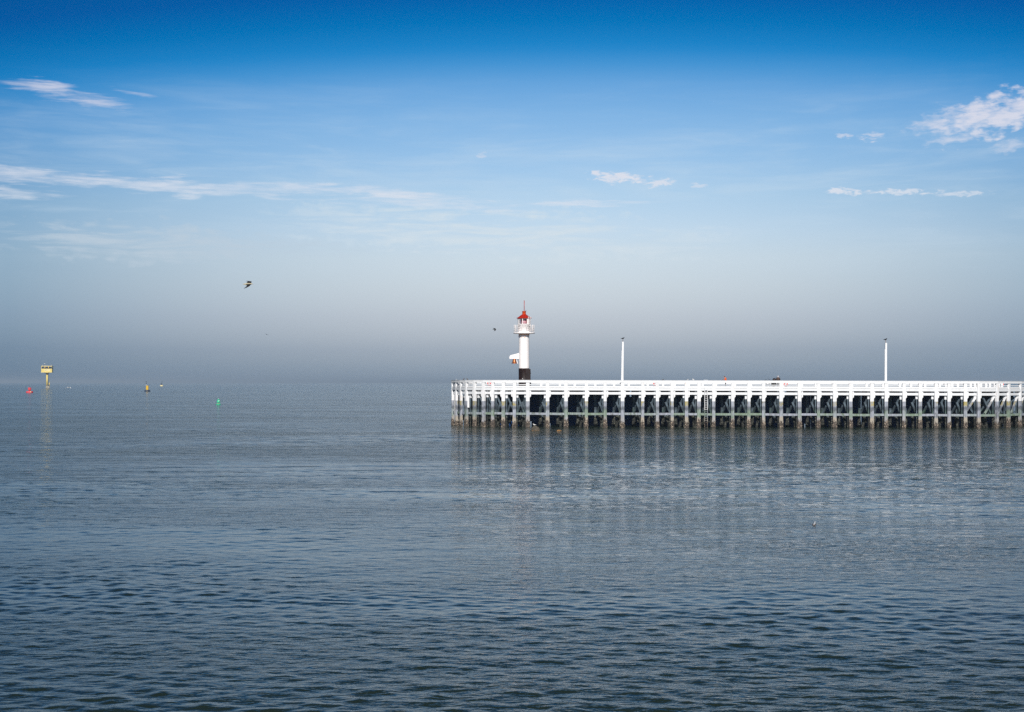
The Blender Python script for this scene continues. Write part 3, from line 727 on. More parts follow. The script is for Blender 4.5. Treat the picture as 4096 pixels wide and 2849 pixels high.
# ------------------------------------------------------------------ the two white poles above the rail
def pole(px, pyt, pxb, label, mirror):
    Y = dist_at(pxb)+0.35; b = at(pxb, 1524, Y); tp = at(px, pyt, Y)
    o = thing('pole', (b.x, Y, 6.0), label, 'pole', 'white poles rising from the pier')
    h = tp.z-6.0; dx = tp.x-b.x
    p = MB().beam((0, 0, 0), (dx, 0, h), 0.26, 0.26, up=(0, 1, 0)).build('post', M_WHITE, o)
    MB().beam((-0.16, -0.02, 0), (dx-0.16, -0.02, h*(0.86 if mirror else 0.8)), 0.055, 0.12, up=(0, 1, 0)).build('conduit', M_WHITE2, o)
    MB().tube([(dx-(0.05 if mirror else -0.0), 0, h), (dx-(0.05 if mirror else 0.0), 0, h+0.38)], 0.035, 8).build('spike', M_RUSTY, o)
    if mirror: MB().tube([(dx+0.04, 0, h), (dx+0.04, 0, h+0.30)], 0.014, 6).build('wire', M_STEEL, o)
    return (tp.x-(0.05 if mirror else 0.0), Y, tp.z+0.38)
top1 = pole(2491.5, 1367.4, 2489.5, 'plain white square pole between the lighthouse and the ladder', False)
top2 = pole(3543.8, 1371.8, 3543.2, 'white square pole with a thin conduit, nearest the right end', True)

# ------------------------------------------------------------------ birds
def perched_bird(name, loc, label, rz=0.0, s=1.0, body=M_FEATH_W, wing=M_FEATH_G, legs=True, upright=0.5, cat='bird', group=None, beakm=M_BEAK, sit=False):
    """bird facing +x, standing at its feet"""
    o = thing(name, loc, label, cat, group, rz)
    lg = 0.0 if sit else 0.10*s
    def P(x, z): return (x*s, 0, lg+z*s)
    if upright > 0.7:
        pts = [P(-0.20, 0.04), P(-0.13, 0.08), P(-0.05, 0.12), P(0.03, 0.16), P(0.08, 0.22), P(0.095, 0.27), P(0.12, 0.31), P(0.15, 0.32)]
    else:
        pts = [P(-0.23, 0.09), P(-0.14, 0.09), P(-0.05, 0.09), P(0.04, 0.10), P(0.10, 0.14), P(0.12, 0.19), P(0.15, 0.22), P(0.18, 0.22)]
    rr = [0.015, 0.05, 0.085, 0.09, 0.062, 0.045, 0.046, 0.018]
    MB().tube(pts, [(r*s*0.9, r*s) for r in rr], 12, up=(0, 1, 0)).build('body', body, o)
    e = Vector(pts[-1])
    MB().tube([e-Vector((0.01*s, 0, 0)), e+Vector((0.055*s, 0, -0.01*s))], [0.014*s, 0.003*s], 6).build('beak', beakm, o)
    for sd in (-1, 1):
        w = [Vector(p)+Vector((0, sd*0.066*s, 0.015*s)) for p in (pts[3], pts[2], pts[1])]
        w.append(Vector(pts[0])+Vector((-0.07*s, sd*0.02*s, 0.01*s)))
        MB().tube(w, [(0.02*s, 0.045*s), (0.03*s, 0.075*s), (0.025*s, 0.055*s), (0.006*s, 0.012*s)], 8, up=(0, 1, 0)).build('wing', wing, o)
        if legs and not sit:
            MB().tube([(0.0, sd*0.03*s, 0.0), (0.005*s, sd*0.03*s, 0.12*s)], 0.008*s, 5).build('leg', beakm, o)
    return o
def flying_bird(name, loc, label, span, rz, roll, body, wing, up=(0.35, 0.1), size=1.0, group='birds in flight'):
    o = thing(name, loc, label, 'bird', group, rz); o.rotation_euler = (roll, 0, rz)
    s = size
    MB().tube([(-0.30*s, 0, 0), (-0.20*s, 0, 0), (-0.08*s, 0, -0.005), (0.06*s, 0, 0), (0.17*s, 0, 0.01), (0.22*s, 0, 0.015), (0.27*s, 0, 0.01), (0.285*s, 0, 0.005)],
              [(0.05*s, 0.008*s), (0.045*s, 0.03*s), (0.065*s, 0.06*s), (0.07*s, 0.065*s), (0.045*s, 0.045*s), (0.042*s, 0.042*s), (0.022*s, 0.022*s), (0.012*s, 0.012*s)], 12).build('body', body, o)
    MB().tube([(0.28*s, 0, 0.005), (0.34*s, 0, -0.008)], [0.012*s, 0.003*s], 6).build('beak', M_BEAK, o)
    for sd in (-1, 1):
        h = span/2; u1, u2 = up
        sec = [(0.0, 0.04, 0.0, 0.085), (0.35, 0.10, u1*0.4, 0.075), (0.6, 0.06, u1*0.4+u2*0.3, 0.055), (0.85, -0.05, u1*0.35+u2*0.5, 0.032), (1.0, -0.16, u1*0.3+u2*0.6, 0.006)]
        pts = [(cx*s, sd*(0.04*s+k*h), z*h+0.02*s) for k, cx, z, r in sec]
        MB().tube(pts, [(r*s*1.7, 0.012*s) for k, cx, z, r in sec], 8).build('wing', wing, o)
    return o
perched_bird('crow', top1, 'black bird perched on the pole nearer the lighthouse', 0.0, 1.2, M_FEATH_B, M_FEATH_B, upright=0.3, sit=True, group='black birds on poles', beakm=M_FEATH_B)
perched_bird('crow', top2, 'black bird perched on the pole near the right end', 0.0, 1.25, M_FEATH_B, M_FEATH_B, upright=0.3, sit=True, group='black birds on poles', beakm=M_FEATH_B)
p = at(991, 1137, 61)
flying_bird('gull', p, 'large black winged gull with cream body flying high at left', 0.86, math.radians(4), math.radians(24), M_FEATH_C, M_FEATH_B, (0.2, -0.25), 0.70)
p = at(1066.5, 1338.5, 470)
flying_bird('gull', p, 'tiny dark bird flying low over the open sea left of pier', 1.15, math.radians(110), math.radians(25), M_FEATH_B, M_FEATH_B, (0.4, -0.3), 1.5)
p = at(1977.5, 1317.5, 330)
flying_bird('gull', p, 'dark bird flying just left of the lighthouse gallery', 1.0, math.radians(15), math.radians(38), M_FEATH_B, M_FEATH_B, (0.1, -0.5), 1.5)
p = at(274, 1551, 279)
flying_bird('gull', p, 'white gull skimming the sea right of the yellow tower', 1.15, math.radians(80), math.radians(0), M_FEATH_W, M_FEATH_W, (0.45, -0.7), 1.0)

# rail visitors
def rail_z(px): return 6.985+float(np.interp(px, [1812, 3000, 4096], [0.09, 0.0, -0.11]))
for px, nm, lab, s, bm, wm, sit, rz, upr in (
        (1825.5, 'gull', 'small white gull on the rail at the left tip of pier', 0.6, M_FEATH_W, M_FEATH_G, True, 2.0, 0.3),
        (1855.0, 'bird', 'brown bird on the rail, left one of the close pair', 0.85, M_FEATH_BR, M_FEATH_BR, True, 0.3, 0.9),
        (1869.5, 'bird', 'brown bird on the rail, right one of the close pair', 0.80, M_FEATH_BR, M_FEATH_BR, True, 2.9, 0.9),
        (2652.0, 'bird', 'tan bird crouching on the rail between pole and ladder', 0.7, M_FEATH_BR, M_FEATH_BR, True, 0.0, 0.2),
        (2750.0, 'gull', 'low white gull on the rail left of its grey neighbour', 0.7, M_FEATH_W, M_FEATH_BR, True, 0.1, 0.2),
        (2774.0, 'gull', 'grey gull resting on the rail just left of ladder', 0.95, M_FEATH_W, M_FEATH_G, True, 3.1, 0.2)):
    Y = dist_at(px)-0.08
    perched_bird(nm, ((px-2048)/F*Y, Y, rail_z(px)), lab, rz, s, bm, wm, sit=sit, upright=upr, group='birds on the pier rail')

# rocks in front of the pier and the gull on one of them
def rock(loc, sz, label, m, seed):
    rr = random.Random(seed); o = MB()
    n, mm = 22, 14; vs = []; 
    for i in range(mm+1):
        t = i/mm*math.pi/2
        for j in range(n):
            p_ = 2*math.pi*j/n
            k = 1+0.18*math.sin(3*p_+seed)+rr.uniform(-0.10, 0.10)
            vs.append((sz[0]*k*math.cos(t)*math.cos(p_), sz[1]*k*math.cos(t)*math.sin(p_), sz[2]*(math.sin(t)**0.8)*rr.uniform(0.92, 1.05)+sz[0]*0.0-0.15))
    fs = [(i*n+j, i*n+(j+1) % n, (i+1)*n+(j+1) % n, (i+1)*n+j) for i in range(mm) for j in range(n)]
    o._add(vs, fs, False)
    ob = o.build('rock', m); ob.location = loc; tag(ob, label, 'rock', 'rocks before the pier'); return ob
rY = 197.5
rx = (2141-2048)/F*rY
rk = rock((rx, rY, 0), (0.62, 0.5, 0.80), 'dark pointed rock in the water carrying a white gull', M_ROCK, 3)
wd = MB(); rr = random.Random(4)
for k in range(46):
    a = rr.uniform(0, 6.28); wd.ball((0.60*math.cos(a), 0.52*math.sin(a), rr.uniform(-0.04, 0.05)), (0.06, 0.06, 0.03), 6, 4, 0.3, rr)
wd.build('seaweed', M_WEED, rk)
rock(((2235-2048)/F*rY*0.995, rY*0.995, 0), (0.38, 0.3, 0.30), 'low rock under orange weed right of the gull rock', M_WEED, 8)
perched_bird('gull', (rx-0.12, rY, 0.60), 'white gull standing on the dark rock before the pier', math.radians(170), 1.05, M_FEATH_W, M_FEATH_W, upright=0.3)
sw = perched_bird('gull', ((3258-2048)/F*66.7, 66.7, -0.03), 'small grey bird swimming alone on the open water', math.radians(60), 0.62, M_FEATH_G, M_FEATH_BR, sit=True, upright=0.9)

# ------------------------------------------------------------------ lifebuoys seen through the railing
for px, lab in ((1957, 'red lifebuoy behind the rail near the head, left of lighthouse'), (2621, 'red lifebuoy behind the rail right of the first pole'),
                (3143, 'red lifebuoy behind the rail right of the white haired man'), (4008, 'red lifebuoy behind the rail at the right edge')):
    k = int(np.argmin([abs(b.x/b.y*F+2048-px) for b in BK])); Y = BK[k].y-0.5; x = (px-2048)/F*Y
    o = thing('lifebuoy', (x, Y, 6.0+BZ[k]), lab, 'lifebuoy', 'lifebuoys on the back rail')
    MB().box((0, 0.14, 0.32), (0.09, 0.06, 0.75)).build('stand', M_WHITE, o)
    MB().torus((0, 0, 0.47), 0.24, 0.075, 'y', 28, 8).build('ring', M_LBUOY, o)
    for a in range(4):
        t = math.pi/4+a*math.pi/2; MB().torus((0, 0, 0.47), 0.24, 0.08, 'y', 4, 8, t-0.2, t+0.2).build('white_band', M_WHITE, o)

# ------------------------------------------------------------------ people on the deck
def skin_body(name, pts, edges, rad, m, parent, sub=1, root=0):
    me = bpy.data.meshes.new(name); me.from_pydata(pts, edges, []); o = bpy.data.objects.new(name, me); COL.objects.link(o)
    me.materials.append(m); o.parent = parent
    sk = o.modifiers.new('skin', 'SKIN'); sk.use_smooth_shade = True
    lay = me.skin_vertices[0].data
    for i, r in enumerate(rad):
        lay[i].radius = r if isinstance(r, tuple) else (r, r); lay[i].use_root = (i == root)
    if sub: s = o.modifiers.new('smooth', 'SUBSURF'); s.levels = sub; s.render_levels = sub
    return o
def person(loc, label, rz, jacket, hair, armpose, headtilt, bald=False):
    """standing figure facing +y at rz 0"""
    o = thing('person', loc, label, 'person', None, rz)
    hx, hy = 0.0, headtilt
    J = {'pel': (0, 0, 0.92), 'wst': (0, 0.01, 1.08), 'che': (0, 0.03, 1.28), 'nek': (0, 0.04+hy*0.4, 1.43), 'hdb': (0, 0.05+hy*0.8, 1.50)}
    pts = [J['pel'], J['wst'], J['che'], J['nek'], J['hdb']]; ed = [(0, 1), (1, 2), (2, 3), (3, 4)]; rad = [(0.15, 0.11), (0.13, 0.10), (0.15, 0.11), 0.055, 0.055]
    for s in (-1, 1):
        el, wr = armpose[s]
        b = len(pts); pts += [(s*0.18, 0.02, 1.36), el, wr]; ed += [(2, b), (b, b+1), (b+1, b+2)]; rad += [0.06, 0.042, 0.028]
        b = len(pts); pts += [(s*0.09, 0, 0.86), (s*0.11, 0.03, 0.47), (s*0.12, -0.01, 0.09), (s*0.13, 0.12, 0.04)]
        ed += [(0, b), (b, b+1), (b+1, b+2), (b+2, b+3)]; rad += [0.085, 0.058, 0.042, 0.035]
    body = skin_body('body', pts, ed, rad, M_SKIN, o)
    hc = Vector((0, 0.06+hy, 1.575 - abs(hy)*0.25))
    face = MB()
    face.ball(hc, (0.075, 0.095, 0.115), 16, 12)
    face.ball(hc+Vector((0, 0.06, -0.07)), (0.045, 0.04, 0.04), 10, 8)
    face.tube([hc+Vector((0, 0.088, 0.02)), hc+Vector((0, 0.115, -0.02)), hc+Vector((0, 0.09, -0.03))], [0.008, 0.015, 0.006], 6)
    for s in (-1, 1): face.ball(hc+Vector((s*0.076, 0, -0.01)), (0.012, 0.02, 0.032), 8, 6)
    fo = face.build('head', M_SKIN, o)
    for s in (-1, 1): MB().ball(hc+Vector((s*0.03, 0.088, 0.02)), 0.009, 6, 5).build('eye', M_RUB, fo)
    MB().ball(hc+Vector((0, 0.098, -0.055)), (0.025, 0.006, 0.006), 8, 5).build('mouth', M_LBUOY, fo)
    hm = MB(); hm.ball(hc+Vector((0, -0.018, 0.022)), (0.085, 0.098, 0.112), 16, 12); hm.build('hair', hair, o)
    # jacket and trousers follow the body
    jp = [(0, 0, 0.84), (0, 0.005, 1.0), (0, 0.02, 1.2), (0, 0.03, 1.36), (0, 0.035+hy*0.3, 1.43)]; je = [(0, 1), (1, 2), (2, 3), (3, 4)]
    jr = [(0.21, 0.15), (0.20, 0.15), (0.21, 0.16), (0.15, 0.11), (0.075, 0.075)]
    for s in (-1, 1):
        el, wr = armpose[s]; el, wr = Vector(el), Vector(wr); b = len(jp)
        jp += [(s*0.20, 0.02, 1.35), tuple(el), tuple(el.lerp(wr, 0.9))]; je += [(3, b), (b, b+1), (b+1, b+2)]; jr += [0.088, 0.068, 0.052]
    skin_body('jacket', jp, je, jr, jacket, o)
    tp = [(0, 0, 0.93)]; te = []; tr = [(0.165, 0.13)]
    for s in (-1, 1):
        b = len(tp); tp += [(s*0.10, 0, 0.82), (s*0.11, 0.03, 0.47), (s*0.12, -0.01, 0.12)]; te += [(0, b), (b, b+1), (b+1, b+2)]; tr += [0.10, 0.078, 0.065]
    skin_body('trousers', tp, te, tr, M_TROU, o)
    for s in (-1, 1):
        MB().tube([(s*0.12, -0.08, 0.05), (s*0.125, 0.02, 0.055), (s*0.135, 0.17, 0.03)], [(0.045, 0.05), (0.05, 0.055), (0.04, 0.03)], 10).build('shoe', M_RUB, o)
        el, wr = armpose[s]; wr = Vector(wr); d = (wr-Vector(el)).normalized(); sd = d.cross(Vector((0, 0, 1))).normalized(); up = sd.cross(d)
        pp = [tuple(wr), tuple(wr+d*0.06)]; pe = [(0, 1)]; pr = [(0.022, 0.015), (0.034, 0.014)]
        for f, L in zip((-1.5, -0.5, 0.5, 1.5), (0.062, 0.075, 0.070, 0.055)):
            b = len(pp); base = wr+d*0.085+sd*(f*0.019)
            pp += [tuple(base), tuple(base+d*L*0.5-up*0.012), tuple(base+d*L*0.85-up*0.036)]; pe += [(1, b), (b, b+1), (b+1, b+2)]; pr += [0.010, 0.009, 0.008]
        b = len(pp); pp += [tuple(wr+d*0.03-sd*(s*0.036)), tuple(wr+d*0.07-sd*(s*0.052)-up*0.02)]; pe += [(0, b), (b, b+1)]; pr += [0.012, 0.010]
        skin_body('hand', pp, pe, pr, M_SKIN, o)
    return o
# orange jacket: stands behind the rail, turned to the left, head bent over a phone
Yp = 211.45; xp = (2903-2048)/F*Yp
person((xp, Yp, 5.99), 'person in an orange jacket bent over a phone at the rail', math.radians(82), M_ORANGE, M_HAIR,
       {-1: ((-0.25, 0.16, 1.12), (-0.12, 0.38, 1.08)), 1: ((0.25, 0.16, 1.12), (0.10, 0.38, 1.08))}, 0.15)
ph = thing('phone', (xp-0.50, Yp, 5.99+1.05), 'small dark phone held by the person in orange', 'phone')
ph.rotation_euler = (0, math.radians(-35), 0)
MB().box((0, 0, 0), (0.15, 0.075, 0.009)).build('case', M_BFAB, ph); MB().box((0.0, 0, 0.0065), (0.135, 0.065, 0.003)).build('screen', M_WIN, ph)
Yq = 212.2; xq = (3112.5-2048)/F*Yq
person((xq, Yq, 5.99), 'white haired person in a brown jacket seen from behind', math.radians(-4), M_BROWN, M_HAIRW,
       {-1: ((-0.29, 0.06, 1.10), (-0.22, 0.30, 1.02)), 1: ((0.29, 0.06, 1.10), (0.22, 0.30, 1.02))}, 0.03)

# bicycle, trolley, rucksack and rod of the anglers
Yb = 211.6
def bx_(px): return (px-2048)/F*Yb
bk = thing('bicycle', (bx_(3072), Yb, 6.0), 'black bicycle leaning inside the rail left of the rucksack', 'bicycle')
for x, nm in ((-0.55, 'wheel'), (0.52, 'wheel')):
    w = MB().torus((x, 0, 0.34), 0.325, 0.022, 'y', 36, 8).build(nm, M_RUB, bk)
    sp_ = MB()
    for k in range(14):
        a = 2*math.pi*k/14; sp_.tube([(x, 0, 0.34), (x+0.31*math.cos(a), 0, 0.34+0.31*math.sin(a))], 0.003, 4)
    sp_.build('spokes', M_STEEL, w); MB().tube([(x, -0.05, 0.34), (x, 0.05, 0.34)], 0.03, 8).build('hub', M_STEEL, w)
fr = MB()
for a, b in (((-0.55, 0.34), (-0.10, 0.30)), ((-0.10, 0.30), (-0.28, 0.86)), ((-0.28, 0.80), (0.36, 0.86)), ((-0.10, 0.30), (0.38, 0.76)), ((-0.55, 0.34), (-0.27, 0.76)), ((0.34, 0.92), (0.42, 0.62)), ((0.42, 0.62), (0.52, 0.34))):
    fr.tube([(a[0], 0, a[1]), (b[0], 0, b[1])], 0.02, 7)
fr.build('frame', M_NAVY, bk)
MB().tube([(-0.28, 0, 0.80), (-0.31, 0, 0.98)], 0.014, 6).build('seat_post', M_STEEL, bk)
MB().tube([(-0.50, 0, 0.98), (-0.44, 0, 1.05), (-0.34, 0, 1.06), (-0.24, 0, 1.04), (-0.17, 0, 1.0)], [(0.09, 0.02), (0.10, 0.045), (0.07, 0.045), (0.035, 0.03), (0.02, 0.015)], 10).build('saddle', M_RUB, bk)
MB().tube([(0.34, 0, 0.92), (0.31, 0, 1.06), (0.16, -0.26, 1.12), (0.02, -0.30, 1.18)], 0.016, 7).tube([(0.31, 0, 1.06), (0.30, 0.26, 1.12), (0.26, 0.30, 1.20)], 0.016, 7).build('handlebar', M_RUB, bk)
MB().tube([(0.0, -0.30, 1.185), (-0.08, -0.31, 1.22)], 0.028, 7).build('brake_lever', M_RUB, bk)
MB().tube([(-0.10, -0.08, 0.30), (-0.10, 0.08, 0.30)], 0.03, 8).tube([(-0.10, -0.08, 0.30), (0.05, -0.1, 0.22)], 0.012, 6).build('crank', M_STEEL, bk)
Yc = 212.0
tr = thing('fishing_trolley', ((3096-2048)/F*Yc, Yc, 6.0), 'dark tackle box on a small two wheeled trolley under rucksack', 'trolley')
MB().box((0, 0, 0.42), (0.66, 0.45, 0.42)).box((0, 0, 0.655), (0.70, 0.49, 0.05)).build('tackle_box', M_BFAB, tr)
MB().tube([(-0.36, 0.2, 0.1), (-0.36, 0.2, 0.9), (-0.36, -0.2, 0.9), (-0.36, -0.2, 0.1)], 0.018, 6).build('handle', M_STEEL, tr)
for s in (-1, 1): MB().torus((0, s*0.26, 0.14), 0.12, 0.03, 'y', 20, 6).build('wheel', M_RUB, tr)
rs = thing('rucksack', ((3098-2048)/F*Yc, Yc, 6.685), 'bulging black rucksack with an orange tag beside the brown jacket', 'rucksack')
MB().tube([(0.02, 0, 0), (0.02, 0, 0.06), (0.0, 0, 0.3), (-0.04, 0, 0.5), (-0.05, 0, 0.62), (-0.04, 0, 0.67)], [(0.16, 0.12), (0.22, 0.16), (0.26, 0.18), (0.25, 0.17), (0.15, 0.12), (0.03, 0.03)], 16, up=(0, 1, 0)).build('bag', M_BFAB, rs)
MB().ball((0.0, -0.16, 0.25), (0.15, 0.06, 0.15), 12, 8).build('pocket', M_BFAB, rs)
MB().box((-0.08, -0.21, 0.38), (0.03, 0.01, 0.06)).build('tag', M_ORANGE, rs)
for s in (-1, 1): MB().tube([(s*0.10, 0.15, 0.05), (s*0.11, 0.24, 0.3), (s*0.09, 0.16, 0.55)], 0.02, 6).build('strap', M_BFAB, rs)
Yr = 212.65
a = at(3078, 1524, Yr); b = at(3118.5, 1503.8, Yr)
rd = thing('fishing_rod', (a.x, Yr, a.z-0.25), 'thin dark fishing rod slanting up behind the rucksack', 'fishing rod')
MB().tube([(-0.55, 0, -0.02), (b.x-a.x, 0, b.z-a.z+0.25)], [0.016, 0.010], 7).build('blank', M_NAVY, rd)
MB().tube([(-0.62, 0, -0.055), (-0.30, 0, 0.10)], 0.025, 8).build('grip', M_RUB, rd)
MB().ball((-0.15, 0, 0.10), (0.06, 0.04, 0.05)).build('reel', M_STEEL, rd)

# ------------------------------------------------------------------ yellow sea mark tower
TY = 1525.0; TX = (188.6-2048)/F*TY; u = TY/F
tw = thing('marker_tower', (TX, TY, 0), 'yellow cabin with three dark windows on a single column at sea', 'tower', rz=math.radians(10))
def Tz(zy): return EYE-(1430+zy/9.395-HOR)*u
z0c, z1c = Tz(560), Tz(328)
hw = 5.55
cab = MB().box((0, 0, (z0c+z1c)/2), (2*hw, 8.6, z1c-z0c)).build('cabin', M_YEL, tw)
MB().box((0, 0, z1c+0.12), (2*hw+0.5, 9.0, 0.3)).build('roof_edge', M_PYEL, tw)
MB().box((0, 0, z0c-0.12), (2*hw+0.5, 9.0, 0.3)).build('floor_edge', M_PYEL, tw)
MB().lathe([(5.0, z0c-0.28), (2.0, z0c-0.8), (1.3, z0c-1.5)], n=24).build('underside', M_YEL, tw)
zw0, zw1 = Tz(425), Tz(345)
for k in (-1, 0, 1):
    w = MB().box((k*3.75+0.15, -4.32, (zw0+zw1)/2), (3.0, 0.12, zw1-zw0)).build('window', M_WIN, cab)
    MB().box((k*3.75+0.15, -4.34, zw1+0.1), (3.4, 0.2, 0.18)).build('window_frame', M_PYEL, w)
for k in (-1, 0): MB().tube([(k*3.75+2.02, -4.5, zw0-0.1), (k*3.75+2.02, -4.5, zw1-0.7)], 0.35, 8).build('floodlight', M_YEL2, cab)
zs0, zs1 = Tz(517), Tz(445)
sg = MB().box((0.6, -4.33, (zs0+zs1)/2), (5.9, 0.08, zs1-zs0)).build('sign_board', M_PYEL, cab)
MB().prism([(-0.1, zs1-0.9), (0.1, zs1-0.6), (0.6, zs1-0.2), (0.3, zs1-0.75)], -4.40, -4.37).build('sign_emblem', M_NAVY, sg)
mb = MB()
for k in range(6): mb.box((-1.6+k*0.3, -4.385, zs0+1.0), (0.16, 0.02, 0.34 if k % 3 else 0.5))
mb.build('sign_lettering', M_NAVY, sg)
dr = MB().box((-hw-0.04, 0.5, zw0-0.9), (0.1, 1.0, 2.4)).build('door', M_RUSTY, cab)
rl = MB()
for a, b in (((-5.6, -4.4), (5.6, -4.4)), ((5.6, -4.4), (5.6, 4.4)), ((5.6, 4.4), (-5.6, 4.4)), ((-5.6, 4.4), (-5.6, -4.4))):
    rl.tube([(a[0], a[1], z1c+0.8), (b[0], b[1], z1c+0.8)], 0.05, 6)
for x, y in ((-5.6, -4.4), (-1.9, -4.4), (1.9, -4.4), (5.6, -4.4), (5.6, 4.4), (-5.6, 4.4)): rl.tube([(x, y, z1c+0.2), (x, y, z1c+0.85)], 0.06, 6)
rl.build('roof_railing', M_STEEL, tw)
for x, h in ((-5.4, 2.4), (-2.4, 1.6), (4.3, 1.9), (5.3, 2.0), (5.8, 2.0)):
    MB().tube([(x, -3.8, z1c+0.2), (x, -3.8, z1c+0.2+h)], [0.07, 0.05], 6).build('antenna', M_STEEL, tw)
MB().tube([(0, 0, Tz(1065)), (0, 0, z0c-1.4)], 0.98, 24).build('column', M_YEL, tw)
MB().lathe([(1.1, Tz(1065)), (1.1, Tz(1065)+0.2), (0.98, Tz(1065)+0.2)], n=24).build('column_flange', M_RUSTY, tw)
ld = MB()
for s in (-0.3, 0.3): ld.tube([(1.5+s*0.6, -0.4+s, Tz(1065)), (1.5+s*0.6, -0.4+s, z0c-0.3)], 0.07, 6)
k = Tz(1065)
while k < z0c-0.5: ld.box((1.45, -0.4, k), (0.5, 0.6, 0.16)); k += 1.1
ld.build('column_ladder', M_NAVY, tw)
MB().tube([(2.3, -0.4, Tz(1065)), (2.3, -0.4, Tz(945))], 0.42, 12).build('landing_fender', M_YEL, tw)
MB().tube([(2.1, -0.4, -2), (2.1, -0.4, Tz(1065))], 0.3, 10).build('fender_pile', M_RUSTY, tw)
for x, y in ((-0.7, -0.7), (0.7, -0.7), (0.7, 0.7), (-0.7, 0.7)): MB().tube([(x*1.3, y*1.3, -2), (x, y, Tz(1065)+0.1)], 0.22, 8).build('jacket_leg', M_RUSTY, tw)
for zz in (0.8, 2.0): MB().box((0.5, -0.2, zz), (3.6, 1.6, 0.35)).build('platform_ring', M_PYEL, tw)
for k, (zx, zy, lab, s) in enumerate(((925, 262, 'big white gull perched highest on the yellow tower', 5.6), (845, 325, 'white gull on the left corner of the yellow tower roof', 4.2),
                              (940, 322, 'white gull below the highest gull on the yellow tower', 3.6), (1190, 318, 'white gull on the right side of the yellow tower roof', 4.2))):
    q = at(80+zx/9.395, 1430+zy/9.395, TY-4.0)
    if k: q.z = z1c+0.28
    else:
        q.z = z1c+1.8
    perched_bird('gull', q, lab, 0.0 if k != 1 else 2.5, s*0.72, M_FEATH_W, M_FEATH_G, upright=0.3, group='gulls on the yellow tower')

# ------------------------------------------------------------------ buoys
b = thing('buoy', ((118.5-2048)/F*907, 907, 0), 'red can buoy with a round float, left of the yellow tower', 'buoy', 'navigation buoys', math.radians(15))
MB().lathe([(0, -0.4), (2.0, -0.4), (2.2, 0.1), (2.2, 0.75), (2.0, 1.1), (0.5, 1.15)], n=32).build('float', M_BUOYR, b)
MB().box((0.75, -2.18, 0.7), (0.35, 0.12, 0.7)).build('lifting_eye', M_PYEL, b)
MB().lathe([(0.4, 1.14), (0.4, 1.4), (0.7, 1.6), (1.0, 2.0), (1.0, 3.25), (0.95, 3.4), (0, 3.4)], n=8, smooth=False).build('can_body', M_BUOYR, b)
MB().box((0.9, 0.1, 2.6), (0.12, 0.7, 0.9)).build('side_fin', M_BUOYR, b)

b = thing('buoy', ((589-2048)/F*1030, 1030, 0), 'yellow and black buoy with two cones pointing down on top', 'buoy', 'navigation buoys')
MB().lathe([(0, -0.4), (1.9, -0.4), (2.15, 0.2), (2.0, 0.9), (1.3, 1.3), (0, 1.4)], n=28).build('float', M_NAVY, b)
MB().lathe([(1.0, 1.35), (1.0, 4.35), (0, 4.4)], n=8, smooth=False).build('body', M_YEL2, b)
ld = MB()
for k in range(9): ld.box((-0.75, -0.72, 1.6+k*0.32), (0.55, 0.1, 0.07))
ld.build('ladder', M_NAVY, b)
MB().tube([(-0.75, 0, 4.35), (-0.75, 0, 7.3)], 0.08, 6).build('mast', M_NAVY, b)
MB().ball((-0.75, 0, 4.75), 0.3).build('lamp', M_WHITE, b)
for zz in (5.35, 6.6): MB().lathe([(0.02, zz), (0.45, zz+0.85), (0, zz+0.86)], (-0.75, 0, 0), n=14).build('topmark_cone', M_NAVY, b)

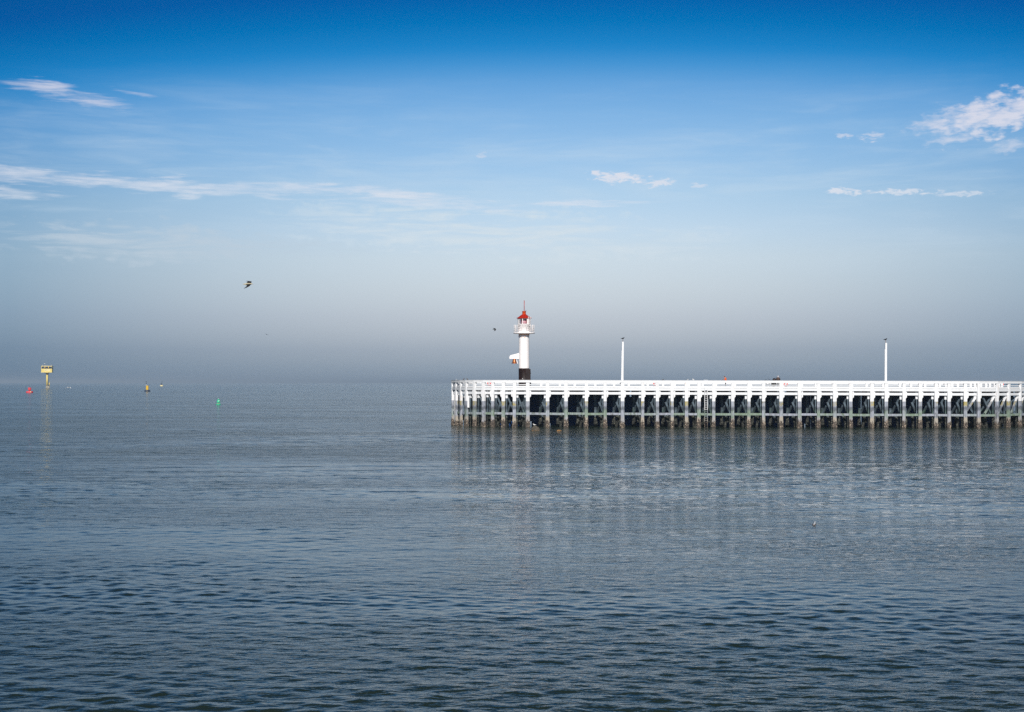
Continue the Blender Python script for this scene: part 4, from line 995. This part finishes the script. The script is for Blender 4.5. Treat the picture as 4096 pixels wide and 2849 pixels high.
b = thing('buoy', ((646.6-2048)/F*2440, 2440, 0), 'distant buoy with a pale yellow float and two dark balls on top', 'buoy', 'navigation buoys')
MB().lathe([(0, -0.4), (2.6, -0.3), (2.8, 0.8), (2.6, 1.9), (2.0, 2.2), (0, 2.3)], n=24).build('float', M_PYEL, b)
MB().lathe([(1.1, 2.2), (0.9, 5.3), (0, 5.4)], n=8, smooth=False).build('cage', M_NAVY, b)
MB().box((-0.9, -0.5, 4.6), (0.9, 0.8, 1.2)).build('lamp_box', M_NAVY, b)
MB().tube([(0.6, 0, 5.2), (0.6, 0, 9.0)], 0.12, 6).build('mast', M_NAVY, b)
for zz in (7.0, 8.6): MB().ball((0.6, 0, zz), 0.5).build('topmark_ball', M_NAVY, b)

b = thing('buoy', ((873.6-2048)/F*428, 428, 0), 'small green conical buoy with a white patch, closest to the pier', 'buoy', 'navigation buoys')
b.rotation_euler = (0, math.radians(2), 0)
MB().lathe([(0, -0.3), (0.68, -0.2), (0.75, 0.05), (0.74, 0.16), (0.55, 0.26), (0.2, 0.32)], n=28).build('float', M_BUOYG, b)
MB().lathe([(0.22, 0.3), (0.22, 0.62)], n=14).build('neck', M_NAVY, b)
MB().torus((0, 0, 0.34), 0.34, 0.045, 'z', 20, 6).build('yellow_ring', M_PYEL, b)
MB().lathe([(0.25, 0.6), (0.575, 0.62), (0.57, 0.72), (0.30, 1.45), (0.24, 1.5), (0.24, 1.58), (0.34, 1.6), (0.30, 1.7), (0, 1.74)], n=24).build('cone_body', M_BUOYG, b)
MB().ball((0.22, -0.36, 1.2), (0.13, 0.06, 0.13), 10, 8).build('white_patch', M_WHITE, b)
MB().tube([(0, 0, 1.72), (0, 0, 1.9)], [0.06, 0.04], 8).build('lamp', M_WHITE, b)

# ------------------------------------------------------------------ the air
def build_haze():
    m = bpy.data.materials.new('haze_air'); m.use_nodes = True; T = NT(m.node_tree); T.n.clear()
    out = T.new('ShaderNodeOutputMaterial'); pv = T.new('ShaderNodeVolumePrincipled')
    pv.inputs['Color'].default_value = (0.66, 0.80, 0.97, 1); pv.inputs['Density'].default_value = HAZE
    pv.inputs['Anisotropy'].default_value = 0.12
    T.l.new(pv.outputs[0], out.inputs['Volume'])
    o = MB().box((0, 0, 15.5), (90000, 90000, 33.0)).build('haze', m, recalc=True)
    tag(o, kind='stuff')
HAZE = 1.4e-4
build_haze()
